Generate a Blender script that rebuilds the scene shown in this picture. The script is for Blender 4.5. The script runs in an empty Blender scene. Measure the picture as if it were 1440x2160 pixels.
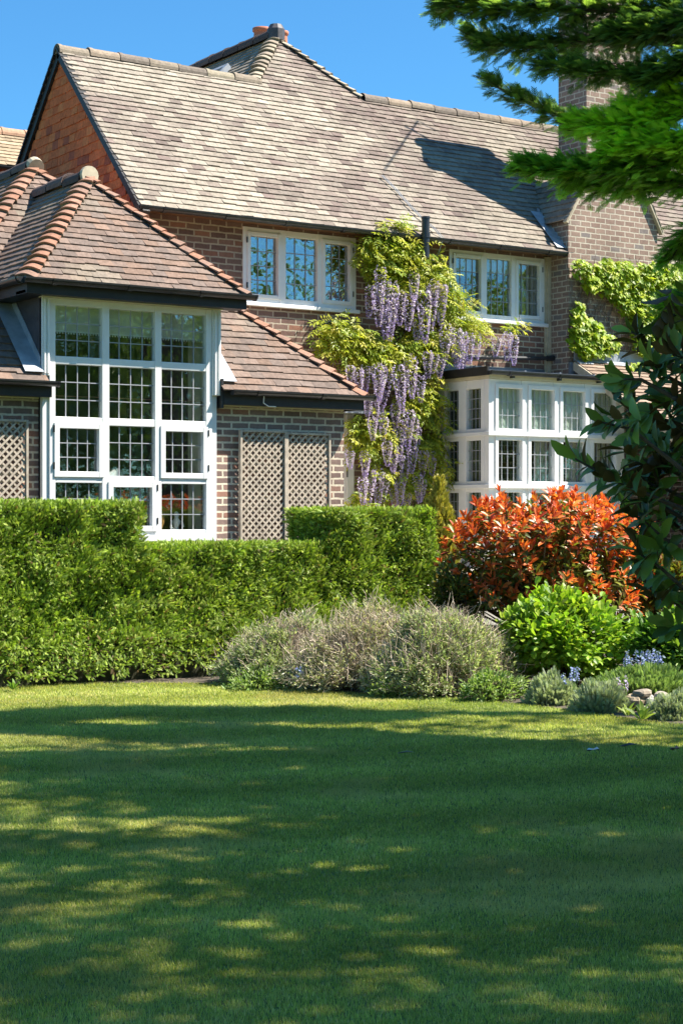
import bpy, math, random
import numpy as np
from mathutils import Matrix, Vector
R = math.radians
rng = np.random.default_rng(7)
scn = bpy.context.scene
col = scn.collection

# ------------------------------------------------------------------ camera model (house axes: x along the facade, y into the house)
FPX, YAW, HOR, CZ = 3650.0, R(34), 1085.0, 1.5
SY, CY = math.sin(YAW), math.cos(YAW)
def ray(px, py):
    a = (px-720)/FPX; b = -(py-HOR)/FPX
    return np.array((SY+CY*a, CY-SY*a, b))
def onY(px, py, Y):
    d = ray(px, py); return np.array((0, 0, CZ)) + d*(Y/d[1])
def onX(px, py, X):
    d = ray(px, py); return np.array((0, 0, CZ)) + d*(X/d[0])
def atZ(px, py, Z):                       # a point Z metres in front of where the photograph was taken
    return np.array((0, 0, CZ)) + ray(px, py)*Z
def ground(px, py, z=0.0):
    d = ray(px, py); return np.array((0, 0, CZ)) + d*((z-CZ)/d[2])
def cw(X, Z, z=0.0):                      # X to the right, Z forward from where the photograph was taken
    return np.array((SY*Z+CY*X, CY*Z-SY*X, z))

# ------------------------------------------------------------------ naming helpers
def tag(o, label=None, cat=None, group=None, kind=None):
    if label: o['label'] = label
    if cat: o['category'] = cat
    if group: o['group'] = group
    if kind: o['kind'] = kind
    return o
def thing(name, label, cat, loc, group=None):
    o = bpy.data.objects.new(name, None); col.objects.link(o)
    o.location = [float(v) for v in loc]; o.empty_display_size = .2
    return tag(o, label, cat, group)
def attach(o, parent):
    if parent is not None:
        o.parent = parent
        if parent.type == 'EMPTY':
            o.matrix_parent_inverse = Matrix.Translation(-parent.location)
    return o
def obj_from(name, me, parent=None):
    o = bpy.data.objects.new(name, me); col.objects.link(o)
    return attach(o, parent)

def np_mesh(name, V, F, mat, C=None, smooth=False):
    """V (n,3); F list of int arrays (m,k); C (n,3) albedo per vertex"""
    me = bpy.data.meshes.new(name)
    V = np.asarray(V, dtype=np.float32)
    me.vertices.add(len(V)); me.vertices.foreach_set('co', V.ravel())
    loops = np.concatenate([f.ravel() for f in F]).astype(np.int32)
    tot = np.concatenate([np.full(len(f), f.shape[1], dtype=np.int32) for f in F])
    st = np.zeros(len(tot), dtype=np.int32); st[1:] = np.cumsum(tot)[:-1]
    me.loops.add(len(loops)); me.loops.foreach_set('vertex_index', loops)
    me.polygons.add(len(tot)); me.polygons.foreach_set('loop_start', st); me.polygons.foreach_set('loop_total', tot)
    me.polygons.foreach_set('use_smooth', np.full(len(tot), smooth, dtype=bool))
    me.update(calc_edges=True); me.validate()
    if C is not None:
        at = me.color_attributes.new('col', 'FLOAT_COLOR', 'POINT')
        c4 = np.ones((len(V), 4), dtype=np.float32); c4[:, :3] = np.clip(C, 0, 1)
        at.data.foreach_set('color', c4.ravel())
    me.materials.append(mat)
    return me

class MB:
    """collects boxes, tubes, prisms and lathes for ONE mesh"""
    def __init__(s, xf=None): s.V = []; s.F = []; s.C = []; s.xf = xf; s.c = (.5, .5, .5)
    def add(s, vs, fs, c=None):
        b = len(s.V)
        for v in vs:
            v = np.array(v, dtype=float)
            s.V.append(v if s.xf is None else s.xf[:3, :3] @ v + s.xf[:3, 3])
            s.C.append(c or s.c)
        for f in fs: s.F.append([b+i for i in f])
    def box(s, x0, x1, y0, y1, z0, z1, c=None):
        s.add([(x0,y0,z0),(x1,y0,z0),(x1,y1,z0),(x0,y1,z0),(x0,y0,z1),(x1,y0,z1),(x1,y1,z1),(x0,y1,z1)],
              [(0,3,2,1),(4,5,6,7),(0,1,5,4),(1,2,6,5),(2,3,7,6),(3,0,4,7)], c)
    def obox(s, p0, p1, w, h, up=(0,0,1), c=None):       # a bar from p0 to p1
        p0 = np.array(p0, float); p1 = np.array(p1, float); d = p1-p0; d /= np.linalg.norm(d)
        u = np.array(up, float); sd = np.cross(d, u); sd /= np.linalg.norm(sd); u = np.cross(sd, d)
        vs = []
        for p in (p0, p1):
            for a, b in ((-1,-1),(1,-1),(1,1),(-1,1)): vs.append(p+sd*a*w/2+u*b*h/2)
        s.add(vs, [(3,2,1,0),(4,5,6,7),(0,1,5,4),(1,2,6,5),(2,3,7,6),(3,0,4,7)], c)
    def tube(s, pts, r, n=8, cap=True, c=None):
        pts = [np.array(p, float) for p in pts]; m = len(pts)
        rs = r if hasattr(r, '__len__') else [r]*m
        vs = []; prev = None
        for i, p in enumerate(pts):
            d = pts[min(i+1, m-1)]-pts[max(i-1, 0)]; d /= (np.linalg.norm(d)+1e-9)
            u = np.array((0, 0, 1.)) if abs(d[2]) < .95 else np.array((1., 0, 0))
            if prev is not None: u = prev
            a = np.cross(d, u); a /= (np.linalg.norm(a)+1e-9); b = np.cross(a, d); prev = b
            for k in range(n):
                t = 2*math.pi*k/n; vs.append(p+rs[i]*(a*math.cos(t)+b*math.sin(t)))
        fs = []
        for i in range(m-1):
            for k in range(n):
                fs.append((i*n+k, (i+1)*n+k, (i+1)*n+(k+1) % n, i*n+(k+1) % n))
        if cap: fs.append(tuple(range(n))); fs.append(tuple((m-1)*n+k for k in reversed(range(n))))
        s.add(vs, fs, c)
    def prism(s, poly, ext, c=None):
        poly = [np.array(p, float) for p in poly]; e = np.array(ext, float); n = len(poly)
        s.add(poly+[p+e for p in poly], [tuple(range(n)), tuple(reversed(range(n, 2*n)))] +
              [(i, i+n, (i+1) % n+n, (i+1) % n) for i in range(n)], c)
    def poly(s, pts, c=None): s.add(pts, [tuple(range(len(pts)))], c)
    def lathe(s, ctr, prof, n=16, c=None):
        ctr = np.array(ctr, float); vs = []; fs = []
        for r, z in prof:
            for k in range(n):
                t = 2*math.pi*k/n; vs.append(ctr+np.array((r*math.cos(t), r*math.sin(t), z)))
        for i in range(len(prof)-1):
            for k in range(n): fs.append((i*n+k, i*n+(k+1) % n, (i+1)*n+(k+1) % n, (i+1)*n+k))
        s.add(vs, fs, c)
    def build_each(s, name, mat, parent=None, n=8, **kw):
        """every n vertices (a box, a bar) becomes an object of its own"""
        out = []
        for i in range(0, len(s.V), n):
            m = MB(); m.V = s.V[i:i+n]; m.C = s.C[i:i+n]; m.F = [[k-i for k in f] for f in s.F if i <= f[0] < i+n]
            out.append(m.build(name, mat, parent, **kw))
        return out
    def build(s, name, mat, parent=None, smooth=False, bevel=0, color=False):
        me = bpy.data.meshes.new(name)
        me.from_pydata([tuple(v) for v in s.V], [], s.F); me.validate(); me.update()
        if color:
            at = me.color_attributes.new('col', 'FLOAT_COLOR', 'POINT')
            c4 = np.ones((len(s.V), 4), dtype=np.float32); c4[:, :3] = np.array(s.C)
            at.data.foreach_set('color', c4.ravel())
        me.materials.append(mat)
        if smooth: me.polygons.foreach_set('use_smooth', np.ones(len(me.polygons), dtype=bool))
        o = obj_from(name, me, parent)
        if bevel:
            b = o.modifiers.new('bevel', 'BEVEL'); b.width = bevel; b.segments = 2; b.limit_method = 'ANGLE'
        return o

# ------------------------------------------------------------------ materials
def nt_of(m):
    m.use_nodes = True; nt = m.node_tree
    return nt, nt.nodes, nt.links, nt.nodes['Principled BSDF']
def basic(name, base=(.5,.5,.5), rough=.6, attr=False, noise=None, bump=None, metal=0, spec=.5):
    """noise=(scale, low, high): mottling of the base colour; bump=(scale, strength, distance)"""
    m = bpy.data.materials.new(name); nt, N, L, P = nt_of(m)
    P.inputs['Roughness'].default_value = rough; P.inputs['Metallic'].default_value = metal
    P.inputs['Specular IOR Level'].default_value = spec
    geo = N.new('ShaderNodeNewGeometry')
    if attr:
        a = N.new('ShaderNodeAttribute'); a.attribute_name = 'col'; src = a.outputs['Color']
    else:
        r = N.new('ShaderNodeRGB'); r.outputs[0].default_value = (*base, 1); src = r.outputs[0]
    if noise:
        n = N.new('ShaderNodeTexNoise'); n.inputs['Scale'].default_value = noise[0]; n.inputs['Detail'].default_value = 6
        n.inputs['Roughness'].default_value = .65
        L.new(geo.outputs['Position'], n.inputs['Vector'])
        mr = N.new('ShaderNodeMapRange'); mr.inputs[1].default_value = .3; mr.inputs[2].default_value = .7
        mr.inputs[3].default_value = noise[1]; mr.inputs[4].default_value = noise[2]
        L.new(n.outputs['Fac'], mr.inputs[0])
        mx = N.new('ShaderNodeVectorMath'); mx.operation = 'SCALE'
        L.new(src, mx.inputs[0]); L.new(mr.outputs[0], mx.inputs['Scale']); src = mx.outputs[0]
    L.new(src, P.inputs['Base Color'])
    if bump:
        n2 = N.new('ShaderNodeTexNoise'); n2.inputs['Scale'].default_value = bump[0]; n2.inputs['Detail'].default_value = 5
        L.new(geo.outputs['Position'], n2.inputs['Vector'])
        bp = N.new('ShaderNodeBump'); bp.inputs['Strength'].default_value = bump[1]; bp.inputs['Distance'].default_value = bump[2]
        L.new(n2.outputs['Fac'], bp.inputs['Height']); L.new(bp.outputs[0], P.inputs['Normal'])
    return m
def leaf_mat(name, rough=.45, trans=.35, boost=1.6, spec=.4, under=None):
    m = bpy.data.materials.new(name); nt, N, L, P = nt_of(m)
    out = N['Material Output']
    a = N.new('ShaderNodeAttribute'); a.attribute_name = 'col'; src = a.outputs['Color']
    if under:
        geo = N.new('ShaderNodeNewGeometry'); mix = N.new('ShaderNodeMix'); mix.data_type = 'RGBA'
        L.new(geo.outputs['Backfacing'], mix.inputs['Factor']); L.new(src, mix.inputs[7]); mix.inputs[6].default_value = (*under, 1)
        src = mix.outputs[2]
    L.new(src, P.inputs['Base Color']); P.inputs['Roughness'].default_value = rough
    P.inputs['Specular IOR Level'].default_value = spec
    t = N.new('ShaderNodeBsdfTranslucent'); v = N.new('ShaderNodeVectorMath'); v.operation = 'MULTIPLY'
    v.inputs[1].default_value = (boost, boost*1.05, boost*.5)
    L.new(src, v.inputs[0]); L.new(v.outputs[0], t.inputs['Color'])
    ms = N.new('ShaderNodeMixShader'); ms.inputs[0].default_value = trans
    L.new(P.outputs[0], ms.inputs[1]); L.new(t.outputs[0], ms.inputs[2]); L.new(ms.outputs[0], out.inputs['Surface'])
    return m
def brick_mat(name, c1, c2, c3, mortar, bw=.226, bh=.076, ms=.011, jit=.006):
    m = bpy.data.materials.new(name); nt, N, L, P = nt_of(m)
    geo = N.new('ShaderNodeNewGeometry'); sp = N.new('ShaderNodeSeparateXYZ'); L.new(geo.outputs['Position'], sp.inputs[0])
    ad = N.new('ShaderNodeMath'); ad.operation = 'ADD'; L.new(sp.outputs[0], ad.inputs[0]); L.new(sp.outputs[1], ad.inputs[1])
    cb = N.new('ShaderNodeCombineXYZ'); L.new(ad.outputs[0], cb.inputs[0]); L.new(sp.outputs[2], cb.inputs[1])
    nz = N.new('ShaderNodeTexNoise'); nz.inputs['Scale'].default_value = 9; nz.inputs['Detail'].default_value = 3
    L.new(cb.outputs[0], nz.inputs['Vector'])
    sb = N.new('ShaderNodeVectorMath'); sb.operation = 'SUBTRACT'; L.new(nz.outputs['Color'], sb.inputs[0]); sb.inputs[1].default_value = (.5,.5,.5)
    sc = N.new('ShaderNodeVectorMath'); sc.operation = 'SCALE'; sc.inputs['Scale'].default_value = jit*3; L.new(sb.outputs[0], sc.inputs[0])
    av = N.new('ShaderNodeVectorMath'); av.operation = 'ADD'; L.new(cb.outputs[0], av.inputs[0]); L.new(sc.outputs[0], av.inputs[1])
    def bt(ca, cb_, mo):
        b = N.new('ShaderNodeTexBrick'); b.offset = .5; b.inputs['Scale'].default_value = 1
        b.inputs['Brick Width'].default_value = bw; b.inputs['Row Height'].default_value = bh
        b.inputs['Mortar Size'].default_value = ms; b.inputs['Mortar Smooth'].default_value = .15
        b.inputs['Color1'].default_value = (*ca, 1); b.inputs['Color2'].default_value = (*cb_, 1); b.inputs['Mortar'].default_value = (*mo, 1)
        L.new(av.outputs[0], b.inputs['Vector']); return b
    b1 = bt(c1, c2, mortar); b2 = bt((0,0,0), (1,1,1), (0,0,0))
    # the odd brick of a third colour
    st = N.new('ShaderNodeMapRange'); st.inputs[1].default_value = .78; st.inputs[2].default_value = .9; L.new(b2.outputs['Color'], st.inputs[0])
    mx = N.new('ShaderNodeMix'); mx.data_type = 'RGBA'; L.new(st.outputs[0], mx.inputs['Factor'])
    L.new(b1.outputs['Color'], mx.inputs[6]); mx.inputs[7].default_value = (*c3, 1)
    n2 = N.new('ShaderNodeTexNoise'); n2.inputs['Scale'].default_value = 28; n2.inputs['Detail'].default_value = 8; n2.inputs['Roughness'].default_value = .7
    L.new(geo.outputs['Position'], n2.inputs['Vector'])
    n3 = N.new('ShaderNodeTexNoise'); n3.inputs['Scale'].default_value = 1.3; n3.inputs['Detail'].default_value = 4
    L.new(geo.outputs['Position'], n3.inputs['Vector'])
    a2 = N.new('ShaderNodeMath'); a2.operation = 'ADD'; L.new(n2.outputs['Fac'], a2.inputs[0]); L.new(n3.outputs['Fac'], a2.inputs[1])
    mr = N.new('ShaderNodeMapRange'); mr.inputs[1].default_value = .6; mr.inputs[2].default_value = 1.4; mr.inputs[3].default_value = .62; mr.inputs[4].default_value = 1.4
    L.new(a2.outputs[0], mr.inputs[0])
    sv = N.new('ShaderNodeVectorMath'); sv.operation = 'SCALE'; L.new(mx.outputs[2], sv.inputs[0]); L.new(mr.outputs[0], sv.inputs['Scale'])
    L.new(sv.outputs[0], P.inputs['Base Color']); P.inputs['Roughness'].default_value = .9; P.inputs['Specular IOR Level'].default_value = .2
    h = N.new('ShaderNodeMath'); h.operation = 'MULTIPLY_ADD'; h.inputs[1].default_value = -1; L.new(b1.outputs['Fac'], h.inputs[0])
    h2 = N.new('ShaderNodeMath'); h2.operation = 'MULTIPLY'; h2.inputs[1].default_value = .5; L.new(n2.outputs['Fac'], h2.inputs[0])
    L.new(h2.outputs[0], h.inputs[2])
    bp = N.new('ShaderNodeBump'); bp.inputs['Strength'].default_value = .8; bp.inputs['Distance'].default_value = .008
    L.new(h.outputs[0], bp.inputs['Height']); L.new(bp.outputs[0], P.inputs['Normal'])
    return m
def glass_mat(name, refl=.1, wobble=.02, scale=5, tint=(.9,.95,.93)):
    m = bpy.data.materials.new(name); nt, N, L, P = nt_of(m); out = N['Material Output']; N.remove(P)
    tr = N.new('ShaderNodeBsdfTransparent'); tr.inputs[0].default_value = (*tint, 1)
    gl = N.new('ShaderNodeBsdfGlossy'); gl.inputs['Roughness'].default_value = .01; gl.inputs['Color'].default_value = (1,1,1,1)
    geo = N.new('ShaderNodeNewGeometry'); nz = N.new('ShaderNodeTexNoise'); nz.inputs['Scale'].default_value = scale; nz.inputs['Detail'].default_value = 2
    L.new(geo.outputs['Position'], nz.inputs['Vector'])
    bp = N.new('ShaderNodeBump'); bp.inputs['Strength'].default_value = 1; bp.inputs['Distance'].default_value = wobble
    L.new(nz.outputs['Fac'], bp.inputs['Height']); L.new(bp.outputs[0], gl.inputs['Normal'])
    lw = N.new('ShaderNodeLayerWeight'); lw.inputs['Blend'].default_value = .5
    pw = N.new('ShaderNodeMath'); pw.operation = 'POWER'; pw.inputs[1].default_value = 5; L.new(lw.outputs['Facing'], pw.inputs[0])
    ad = N.new('ShaderNodeMath'); ad.operation = 'MULTIPLY_ADD'; ad.inputs[1].default_value = .9; ad.inputs[2].default_value = refl+.03; ad.use_clamp = True; L.new(pw.outputs[0], ad.inputs[0])
    ms = N.new('ShaderNodeMixShader'); L.new(ad.outputs[0], ms.inputs[0]); L.new(tr.outputs[0], ms.inputs[1]); L.new(gl.outputs[0], ms.inputs[2])
    L.new(ms.outputs[0], out.inputs['Surface'])
    return m

M = dict(
    tile=basic('clay tile', attr=True, rough=.85, noise=(22, .72, 1.28), bump=(60, .5, .006), spec=.2),
    mortar=basic('lime mortar', (.42,.36,.27), .95, noise=(15, .75, 1.2)),
    brick_wing=brick_mat('purple brown brick', (.175,.120,.104), (.255,.178,.150), (.28,.15,.11), (.60,.525,.41), bw=.226, bh=.0765, ms=.012),
    brick_main=brick_mat('old red brown brick', (.140,.085,.070), (.21,.135,.108), (.25,.125,.085), (.40,.345,.265), bw=.226, bh=.0765, ms=.010),
    brick_stack=brick_mat('weathered pink brick', (.225,.150,.118), (.31,.215,.168), (.20,.165,.15), (.47,.41,.325), bw=.185, bh=.0765, ms=.009),
    white=basic('white window paint', (.80,.80,.78), .35, noise=(3, .94, 1.04)),
    cream=basic('cream painted timber', (.72,.66,.50), .5, noise=(6, .85, 1.08)),
    black=basic('black gutter plastic', (.022,.023,.026), .32, noise=(8, .8, 1.6)),
    fascia=basic('black stained timber', (.016,.015,.015), .55, noise=(9, .7, 1.5)),
    lead=basic('weathered lead sheet', (.34,.37,.41), .5, noise=(7, .75, 1.2), bump=(12, .4, .01)),
    leaddark=basic('dark lead sheet', (.13,.145,.17), .42, noise=(6, .6, 1.5), bump=(9, .5, .01)),
    came=basic('lead came', (.33,.34,.36), .45),
    slate=basic('dark slate hanging', (.06,.055,.06), .6, noise=(9, .7, 1.5), bump=(20, .4, .006)),
    render=basic('weathered cement render', (.50,.43,.31), .9, noise=(5, .65, 1.2), bump=(40, .3, .004)),
    terracotta=basic('terracotta pot', (.46,.16,.085), .8, noise=(9, .8, 1.15)),
    trellis=basic('weathered trellis wood', (.50,.42,.33), .85, noise=(14, .65, 1.2)),
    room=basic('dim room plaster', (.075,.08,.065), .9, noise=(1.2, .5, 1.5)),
    roomlight=basic('pale room plaster', (.55,.56,.50), .9),
    blind=basic('pale blind fabric', (.66,.66,.58), .8),
    curtain=basic('cream curtain fabric', (.50,.47,.38), .9, noise=(4, .8, 1.15)),
    glass=glass_mat('window glass', .085, .004, 6, tint=(.96,.98,.96)),
    glass_up=glass_mat('old bedroom glass', .18, .010, 5), glass_up2=glass_mat('clear bedroom glass', .10, .006, 5),
    glass_bay=glass_mat('bay window glass', .06, .003, 5),
    leaf=leaf_mat('fresh foliage'),
    hedge=leaf_mat('clipped conifer foliage', rough=.5, trans=.28, boost=1.5),
    conifer=leaf_mat('feathery conifer foliage', rough=.5, trans=.42, boost=1.6),
    glossy=leaf_mat('glossy evergreen leaf', rough=.38, trans=.12, boost=1.3, spec=.3, under=(.12,.075,.035)),
    redleaf=leaf_mat('young red leaf', rough=.38, trans=.30, boost=1.5, spec=.5),
    petal=leaf_mat('lilac petal', rough=.6, trans=.3, boost=1.2),
    grass=leaf_mat('grass blade', rough=.6, trans=.38, boost=1.3, spec=.2),
    bark=basic('brown bark', (.085,.06,.045), .95, noise=(14, .6, 1.6), bump=(30, .8, .02)),
    twig=basic('dry twig', attr=True, rough=.9, spec=.15),
    shade=basic('inner dead foliage and foot shade', (.030,.030,.014), .95, noise=(10, .5, 1.6)),
    soil=basic('garden soil', (.095,.075,.055), .95, noise=(7, .55, 1.5), bump=(25, 1, .03)),
    paving=basic('pale terrace paving', (.50,.46,.40), .85, noise=(3, .8, 1.15)),
    stone=basic('dry stone', attr=True, rough=.9, noise=(9, .65, 1.3), bump=(14, .8, .02)),
    wicker=basic('golden wicker', (.52,.27,.07), .7, noise=(40, .6, 1.4), bump=(60, .8, .01)),
    ceramic=basic('white ceramic', (.75,.76,.76), .3),
    lampglass=glass_mat('lantern glass', .05, .002, 9, tint=(.55,.56,.5)),
    wood=basic('brown varnished wood', (.16,.08,.04), .4, noise=(12, .7, 1.3)),
)

# ------------------------------------------------------------------ value noise for per-tile and per-leaf colour
_NG = np.random.default_rng(3).random((64, 64))
def vnoise(u, v):
    u = np.asarray(u, float); v = np.asarray(v, float)
    i = np.floor(u).astype(int); j = np.floor(v).astype(int); fu = u-i; fv = v-j
    fu = fu*fu*(3-2*fu); fv = fv*fv*(3-2*fv)
    g = lambda a, b: _NG[a % 64, b % 64]
    return (g(i, j)*(1-fu)+g(i+1, j)*fu)*(1-fv)+(g(i, j+1)*(1-fu)+g(i+1, j+1)*fu)*fv
def fbm(u, v): return (vnoise(u, v)+.5*vnoise(u*2.1+7, v*2.1+3)+.25*vnoise(u*4.3+1, v*4.3+9))/1.75

# ------------------------------------------------------------------ roofs
def scan(poly, v):
    xs = []
    n = len(poly)
    for i in range(n):
        (a, b), (c, d) = poly[i], poly[(i+1) % n]
        if (b <= v < d) or (d <= v < b): xs.append(a+(v-b)/(d-b)*(c-a))
    xs.sort(); return list(zip(xs[::2], xs[1::2]))
def tile_sheet(name, O, U, W, poly, colfn, parent, gauge=.115, width=.17, thick=.016, base=(.10,.07,.05), vjit=.004, lift=1.0, seed=1, gap=.0006):
    """plain tiles laid in courses over a polygon (u, w) of the plane O + u U + w W; every tile is real, the sheet is one mesh"""
    g = np.random.default_rng(seed)
    O = np.array(O, float); U = np.array(U, float); W = np.array(W, float); N = np.cross(U, W)
    if N[2] < -1e-6 : N = -N
    vmin = min(p[1] for p in poly); vmax = max(p[1] for p in poly)
    rows = []
    i = 0; v = vmin
    while v < vmax-.01:
        for a, b in scan(poly, min(v+gauge*.5, vmax-1e-4)):
            off = (i % 2)*width/2 + g.uniform(-.02, .02)
            k0 = math.floor((a-off)/width); k1 = math.ceil((b-off)/width)
            e = off+width*np.arange(k0, k1+1)
            ua = np.clip(e[:-1], a, b); ub = np.clip(e[1:], a, b); ok = (ub-ua) > .02
            ua = ua[ok]; ub = ub[ok]
            rows.append(np.stack([ua, ub, np.full(len(ua), v), np.full(len(ua), i)], 1))
        v += gauge; i += 1
    T = np.concatenate(rows); n = len(T)
    ua, ub, v0 = T[:, 0]+gap, T[:, 1]-gap, T[:, 2]+g.normal(0, vjit, n)
    h0 = thick*(1.75*lift)+g.normal(0, .0018, n); tilt = g.normal(0, .0016, n); h1 = thick*.78; v1 = T[:, 2]+gauge+.012
    def P(u, v, h): return O+u[:, None]*U+v[:, None]*W+h[:, None]*N
    z = np.zeros(n)
    vs = np.stack([P(ua, v0, h0-tilt), P(ub, v0, h0+tilt), P(ub, v1, z+h1), P(ua, v1, z+h1),
                   P(ua, v0, h0-tilt-thick), P(ub, v0, h0+tilt-thick), P((ua+ub)/2, v0, h0+.0008), P((ua+ub)/2, v1, z+h1+.0008), P((ua+ub)/2, v0, h0+.0008-thick)], 1)
    b = (np.arange(n)*9)[:, None]
    F = np.concatenate([b+np.array([[0,6,7,3]]), b+np.array([[6,1,2,7]]), b+np.array([[4,8,6,0]]), b+np.array([[8,5,1,6]]), b+np.array([[4,0,3,3]])[:, :4], b+np.array([[1,5,2,2]])])
    F4 = F[:4*n]; F3 = np.concatenate([b+np.array([[4,0,3]]), b+np.array([[1,5,2]])])
    C = colfn((ua+ub)/2, T[:, 2], n, g)
    Cv = np.repeat(C[:, None, :], 9, 1)
    Vb = np.array([O+p[0]*U+p[1]*W for p in poly]); nb = len(Vb)
    V = np.concatenate([vs.reshape(-1, 3), Vb]); Cc = np.concatenate([Cv.reshape(-1, 3), np.tile(base, (nb, 1))])
    me = np_mesh(name, V, [F4, F3, np.array([list(range(9*n, 9*n+nb))])], M['tile'], Cc)
    return obj_from(name, me, parent)
def nrm(v): v = np.array(v, float); return v/np.linalg.norm(v)
def bonnets(name, A, B, n1, n2, colfn, parent, step=.16, half=.12, seed=2):
    """bonnet hip tiles from A (eave) to B (top)"""
    g = np.random.default_rng(seed); mb = MB()
    A = np.array(A, float); B = np.array(B, float); d = nrm(B-A); w = nrm(np.array(n1)+np.array(n2)); s = np.cross(d, w)
    th = math.tan(math.acos(min(1, float(np.dot(nrm(n1), w))))); L = np.linalg.norm(B-A); k = int(L/step); step = L/k
    m = .05; K = 8
    for i in range(k):
        c0 = A+d*(i*step-.03); c1 = A+d*((i+1)*step+.03)
        cc = tuple(colfn(g)); lf = .062+g.normal(0, .005); tw = g.normal(0, .008)
        rows = []
        for (c, hw, l) in ((c0, half, lf), (c1, half*.8, .018), (c0, half, lf-.02), (c0+d*.03, half*.96, -.0)):
            row = []
            for j in range(K+1):
                q = -1+2*j/K; x = q*hw; h = -th*(math.sqrt((x*.92)**2+m*m)-m)+l+tw*q
                row.append(c+s*x+w*h)
            rows.append(row)
        b = [p for r in rows[:3] for p in r]
        fs = []
        for j in range(K):
            fs.append((j, j+1, K+1+j+1, K+1+j)); fs.append((2*(K+1)+j, 2*(K+1)+j+1, j+1, j))
        fs.append((0, K+1, 2*(K+1))); fs.append((K, 2*(K+1)+K, 2*K+1))
        mb.add(b, fs, cc)
        low = [c0+d*.012+s*((-1+2*j/K)*half*.96)+w*(-th*(math.sqrt(((-1+2*j/K)*half*.9)**2+m*m)-m)-.012) for j in range(K+1)]
        up = [p+d*.012 for p in rows[2]]
        mb.add(up+low, [(j, j+1, K+1+j+1, K+1+j) for j in range(K)], (.30+g.uniform(-.04,.04), .245, .18))
    return mb.build(name, M['tile'], parent, color=True)
def ridge(name, A, B, colfn, parent, r=.115, step=.42, seed=3, drop=.05, endcap=None):
    g = np.random.default_rng(seed); mb = MB(); A = np.array(A, float); B = np.array(B, float); d = nrm(B-A)
    s = nrm(np.cross(d, (0,0,1))); w = np.cross(s, d); L = np.linalg.norm(B-A); k = max(1, round(L/step)); step = L/k; K = 9
    for i in range(k):
        c0 = A+d*(i*step+.004); c1 = A+d*((i+1)*step-.004); cc = tuple(colfn(g)); dz = g.normal(0, .006)
        for (p, q, rr) in ((c0, c1, r), (c0, c0+d*.05, r+.008)):
            vs = []
            for c in (p, q):
                for j in range(K+1):
                    t = math.pi*(-.06+1.12*j/K); vs.append(c+s*rr*math.cos(t)+w*(rr*math.sin(t)-drop+dz))
            mb.add(vs, [(j, j+1, K+2+j, K+1+j) for j in range(K)]+[tuple(range(K+1)), tuple(range(2*K+1, K, -1))], cc)
    return mb.build(name, M['tile'], parent, color=True)
def gutter(name, A, B, parent, r=.056, br=.85):
    mb = MB(); A = np.array(A, float); B = np.array(B, float); d = nrm(B-A); L = np.linalg.norm(B-A); s = nrm(np.cross(d, (0,0,1)))
    def half(p, q, ro, ri):
        vs = []; K = 10
        for c in (p, q):
            for rr in (ro, ri):
                for j in range(K+1):
                    t = math.pi*(1+j/K); vs.append(c+s*rr*math.cos(t)+np.array((0,0,rr*math.sin(t))))
        n = K+1; fs = []
        for j in range(K):
            fs.append((j, j+1, 2*n+j+1, 2*n+j)); fs.append((n+j, 3*n+j, 3*n+j+1, n+j+1))
            fs.append((j, n+j, n+j+1, j+1)); fs.append((2*n+j, 2*n+j+1, 3*n+j+1, 3*n+j))
        fs += [(0, 2*n, 3*n, n), (K, n+K, 3*n+K, 2*n+K)]
        mb.add(vs, fs)
    half(A, B, r, r-.006)
    x = .3
    while x < L:
        half(A+d*x, A+d*(x+.05), r+.009, r-.004); x += br
    for c in (A, B-d*.012):                                    # stop ends
        half(c-d*.004, c+d*.016, r+.006, .002)
    return mb.build(name, M['black'], parent, smooth=False)

# ================================================================== THE HOUSE
Y0, Yw, Yd = 18.5, 16.6, 16.48
house = thing('brick_house', 'brown brick country house with steep tiled roofs, tall stair window and white bay window', 'house', (12.0, 19.5, 0))
XL, KP = 9.39, math.tan(R(45.8))                 # verge of the main roof; its pitch
CP, SP = math.cos(R(45.8)), math.sin(R(45.8))
EY, EZ = 18.15, 5.135                            # main eave
RY, RZ = 20.42, EZ+2.27*KP                       # main ridge

def main_col(u, v, n, g):
    x = u+XL
    f = .6*fbm(u*1.0+v*.4+3, v*1.25+1.7)+.4*fbm(u*2.6+v*1.1, v*3.4+5)
    thr = .60-.115*np.clip((x-11.4)/2.8, 0, 1)
    brown = 1/(1+np.exp(-(f-thr+g.normal(0, .045, n))*30))
    cream = np.array((.310,.270,.215))*(1+g.normal(0, .10, n))[:, None]
    warm = g.random(n)[:, None]; cream = cream*(1-.12*warm)+np.array((.30,.21,.15))*.12*warm
    br = np.array((.165,.124,.106))*(1+g.normal(0, .14, n))[:, None]
    mixr = np.clip(brown*(.55+.45*g.random(n))+(g.random(n) < .07)*.5, 0, 1)[:, None]
    right = np.clip((x-13.2)/1.6, 0, 1)[:, None]
    c = cream*(1-.22*right*np.array((1,1.03,1.08)))*(1-mixr)+br*mixr
    return c
def wing_col(u, v, n, g):
    k = g.random(n)[:, None]; f = fbm(u*1.1, v*1.3)[:, None]
    a = np.array((.190,.136,.109)); b = np.array((.168,.127,.106)); c = np.array((.215,.144,.108))
    q = np.where(k < .45, a, np.where(k < .8, b, c))*(1+g.normal(0, .10, n))[:, None]
    lich = np.clip((f-.56)*5, 0, .5)
    return q*(1-lich)+np.array((.26,.225,.17))*lich
def hang_col(u, v, n, g):
    k = g.random(n)[:, None]
    a = np.array((.60,.145,.050)); b = np.array((.40,.10,.05)); c = np.array((.64,.185,.065))
    return np.where(k < .7, a, np.where(k < .84, b, c))*(1+g.normal(0, .07, n))[:, None]
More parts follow.
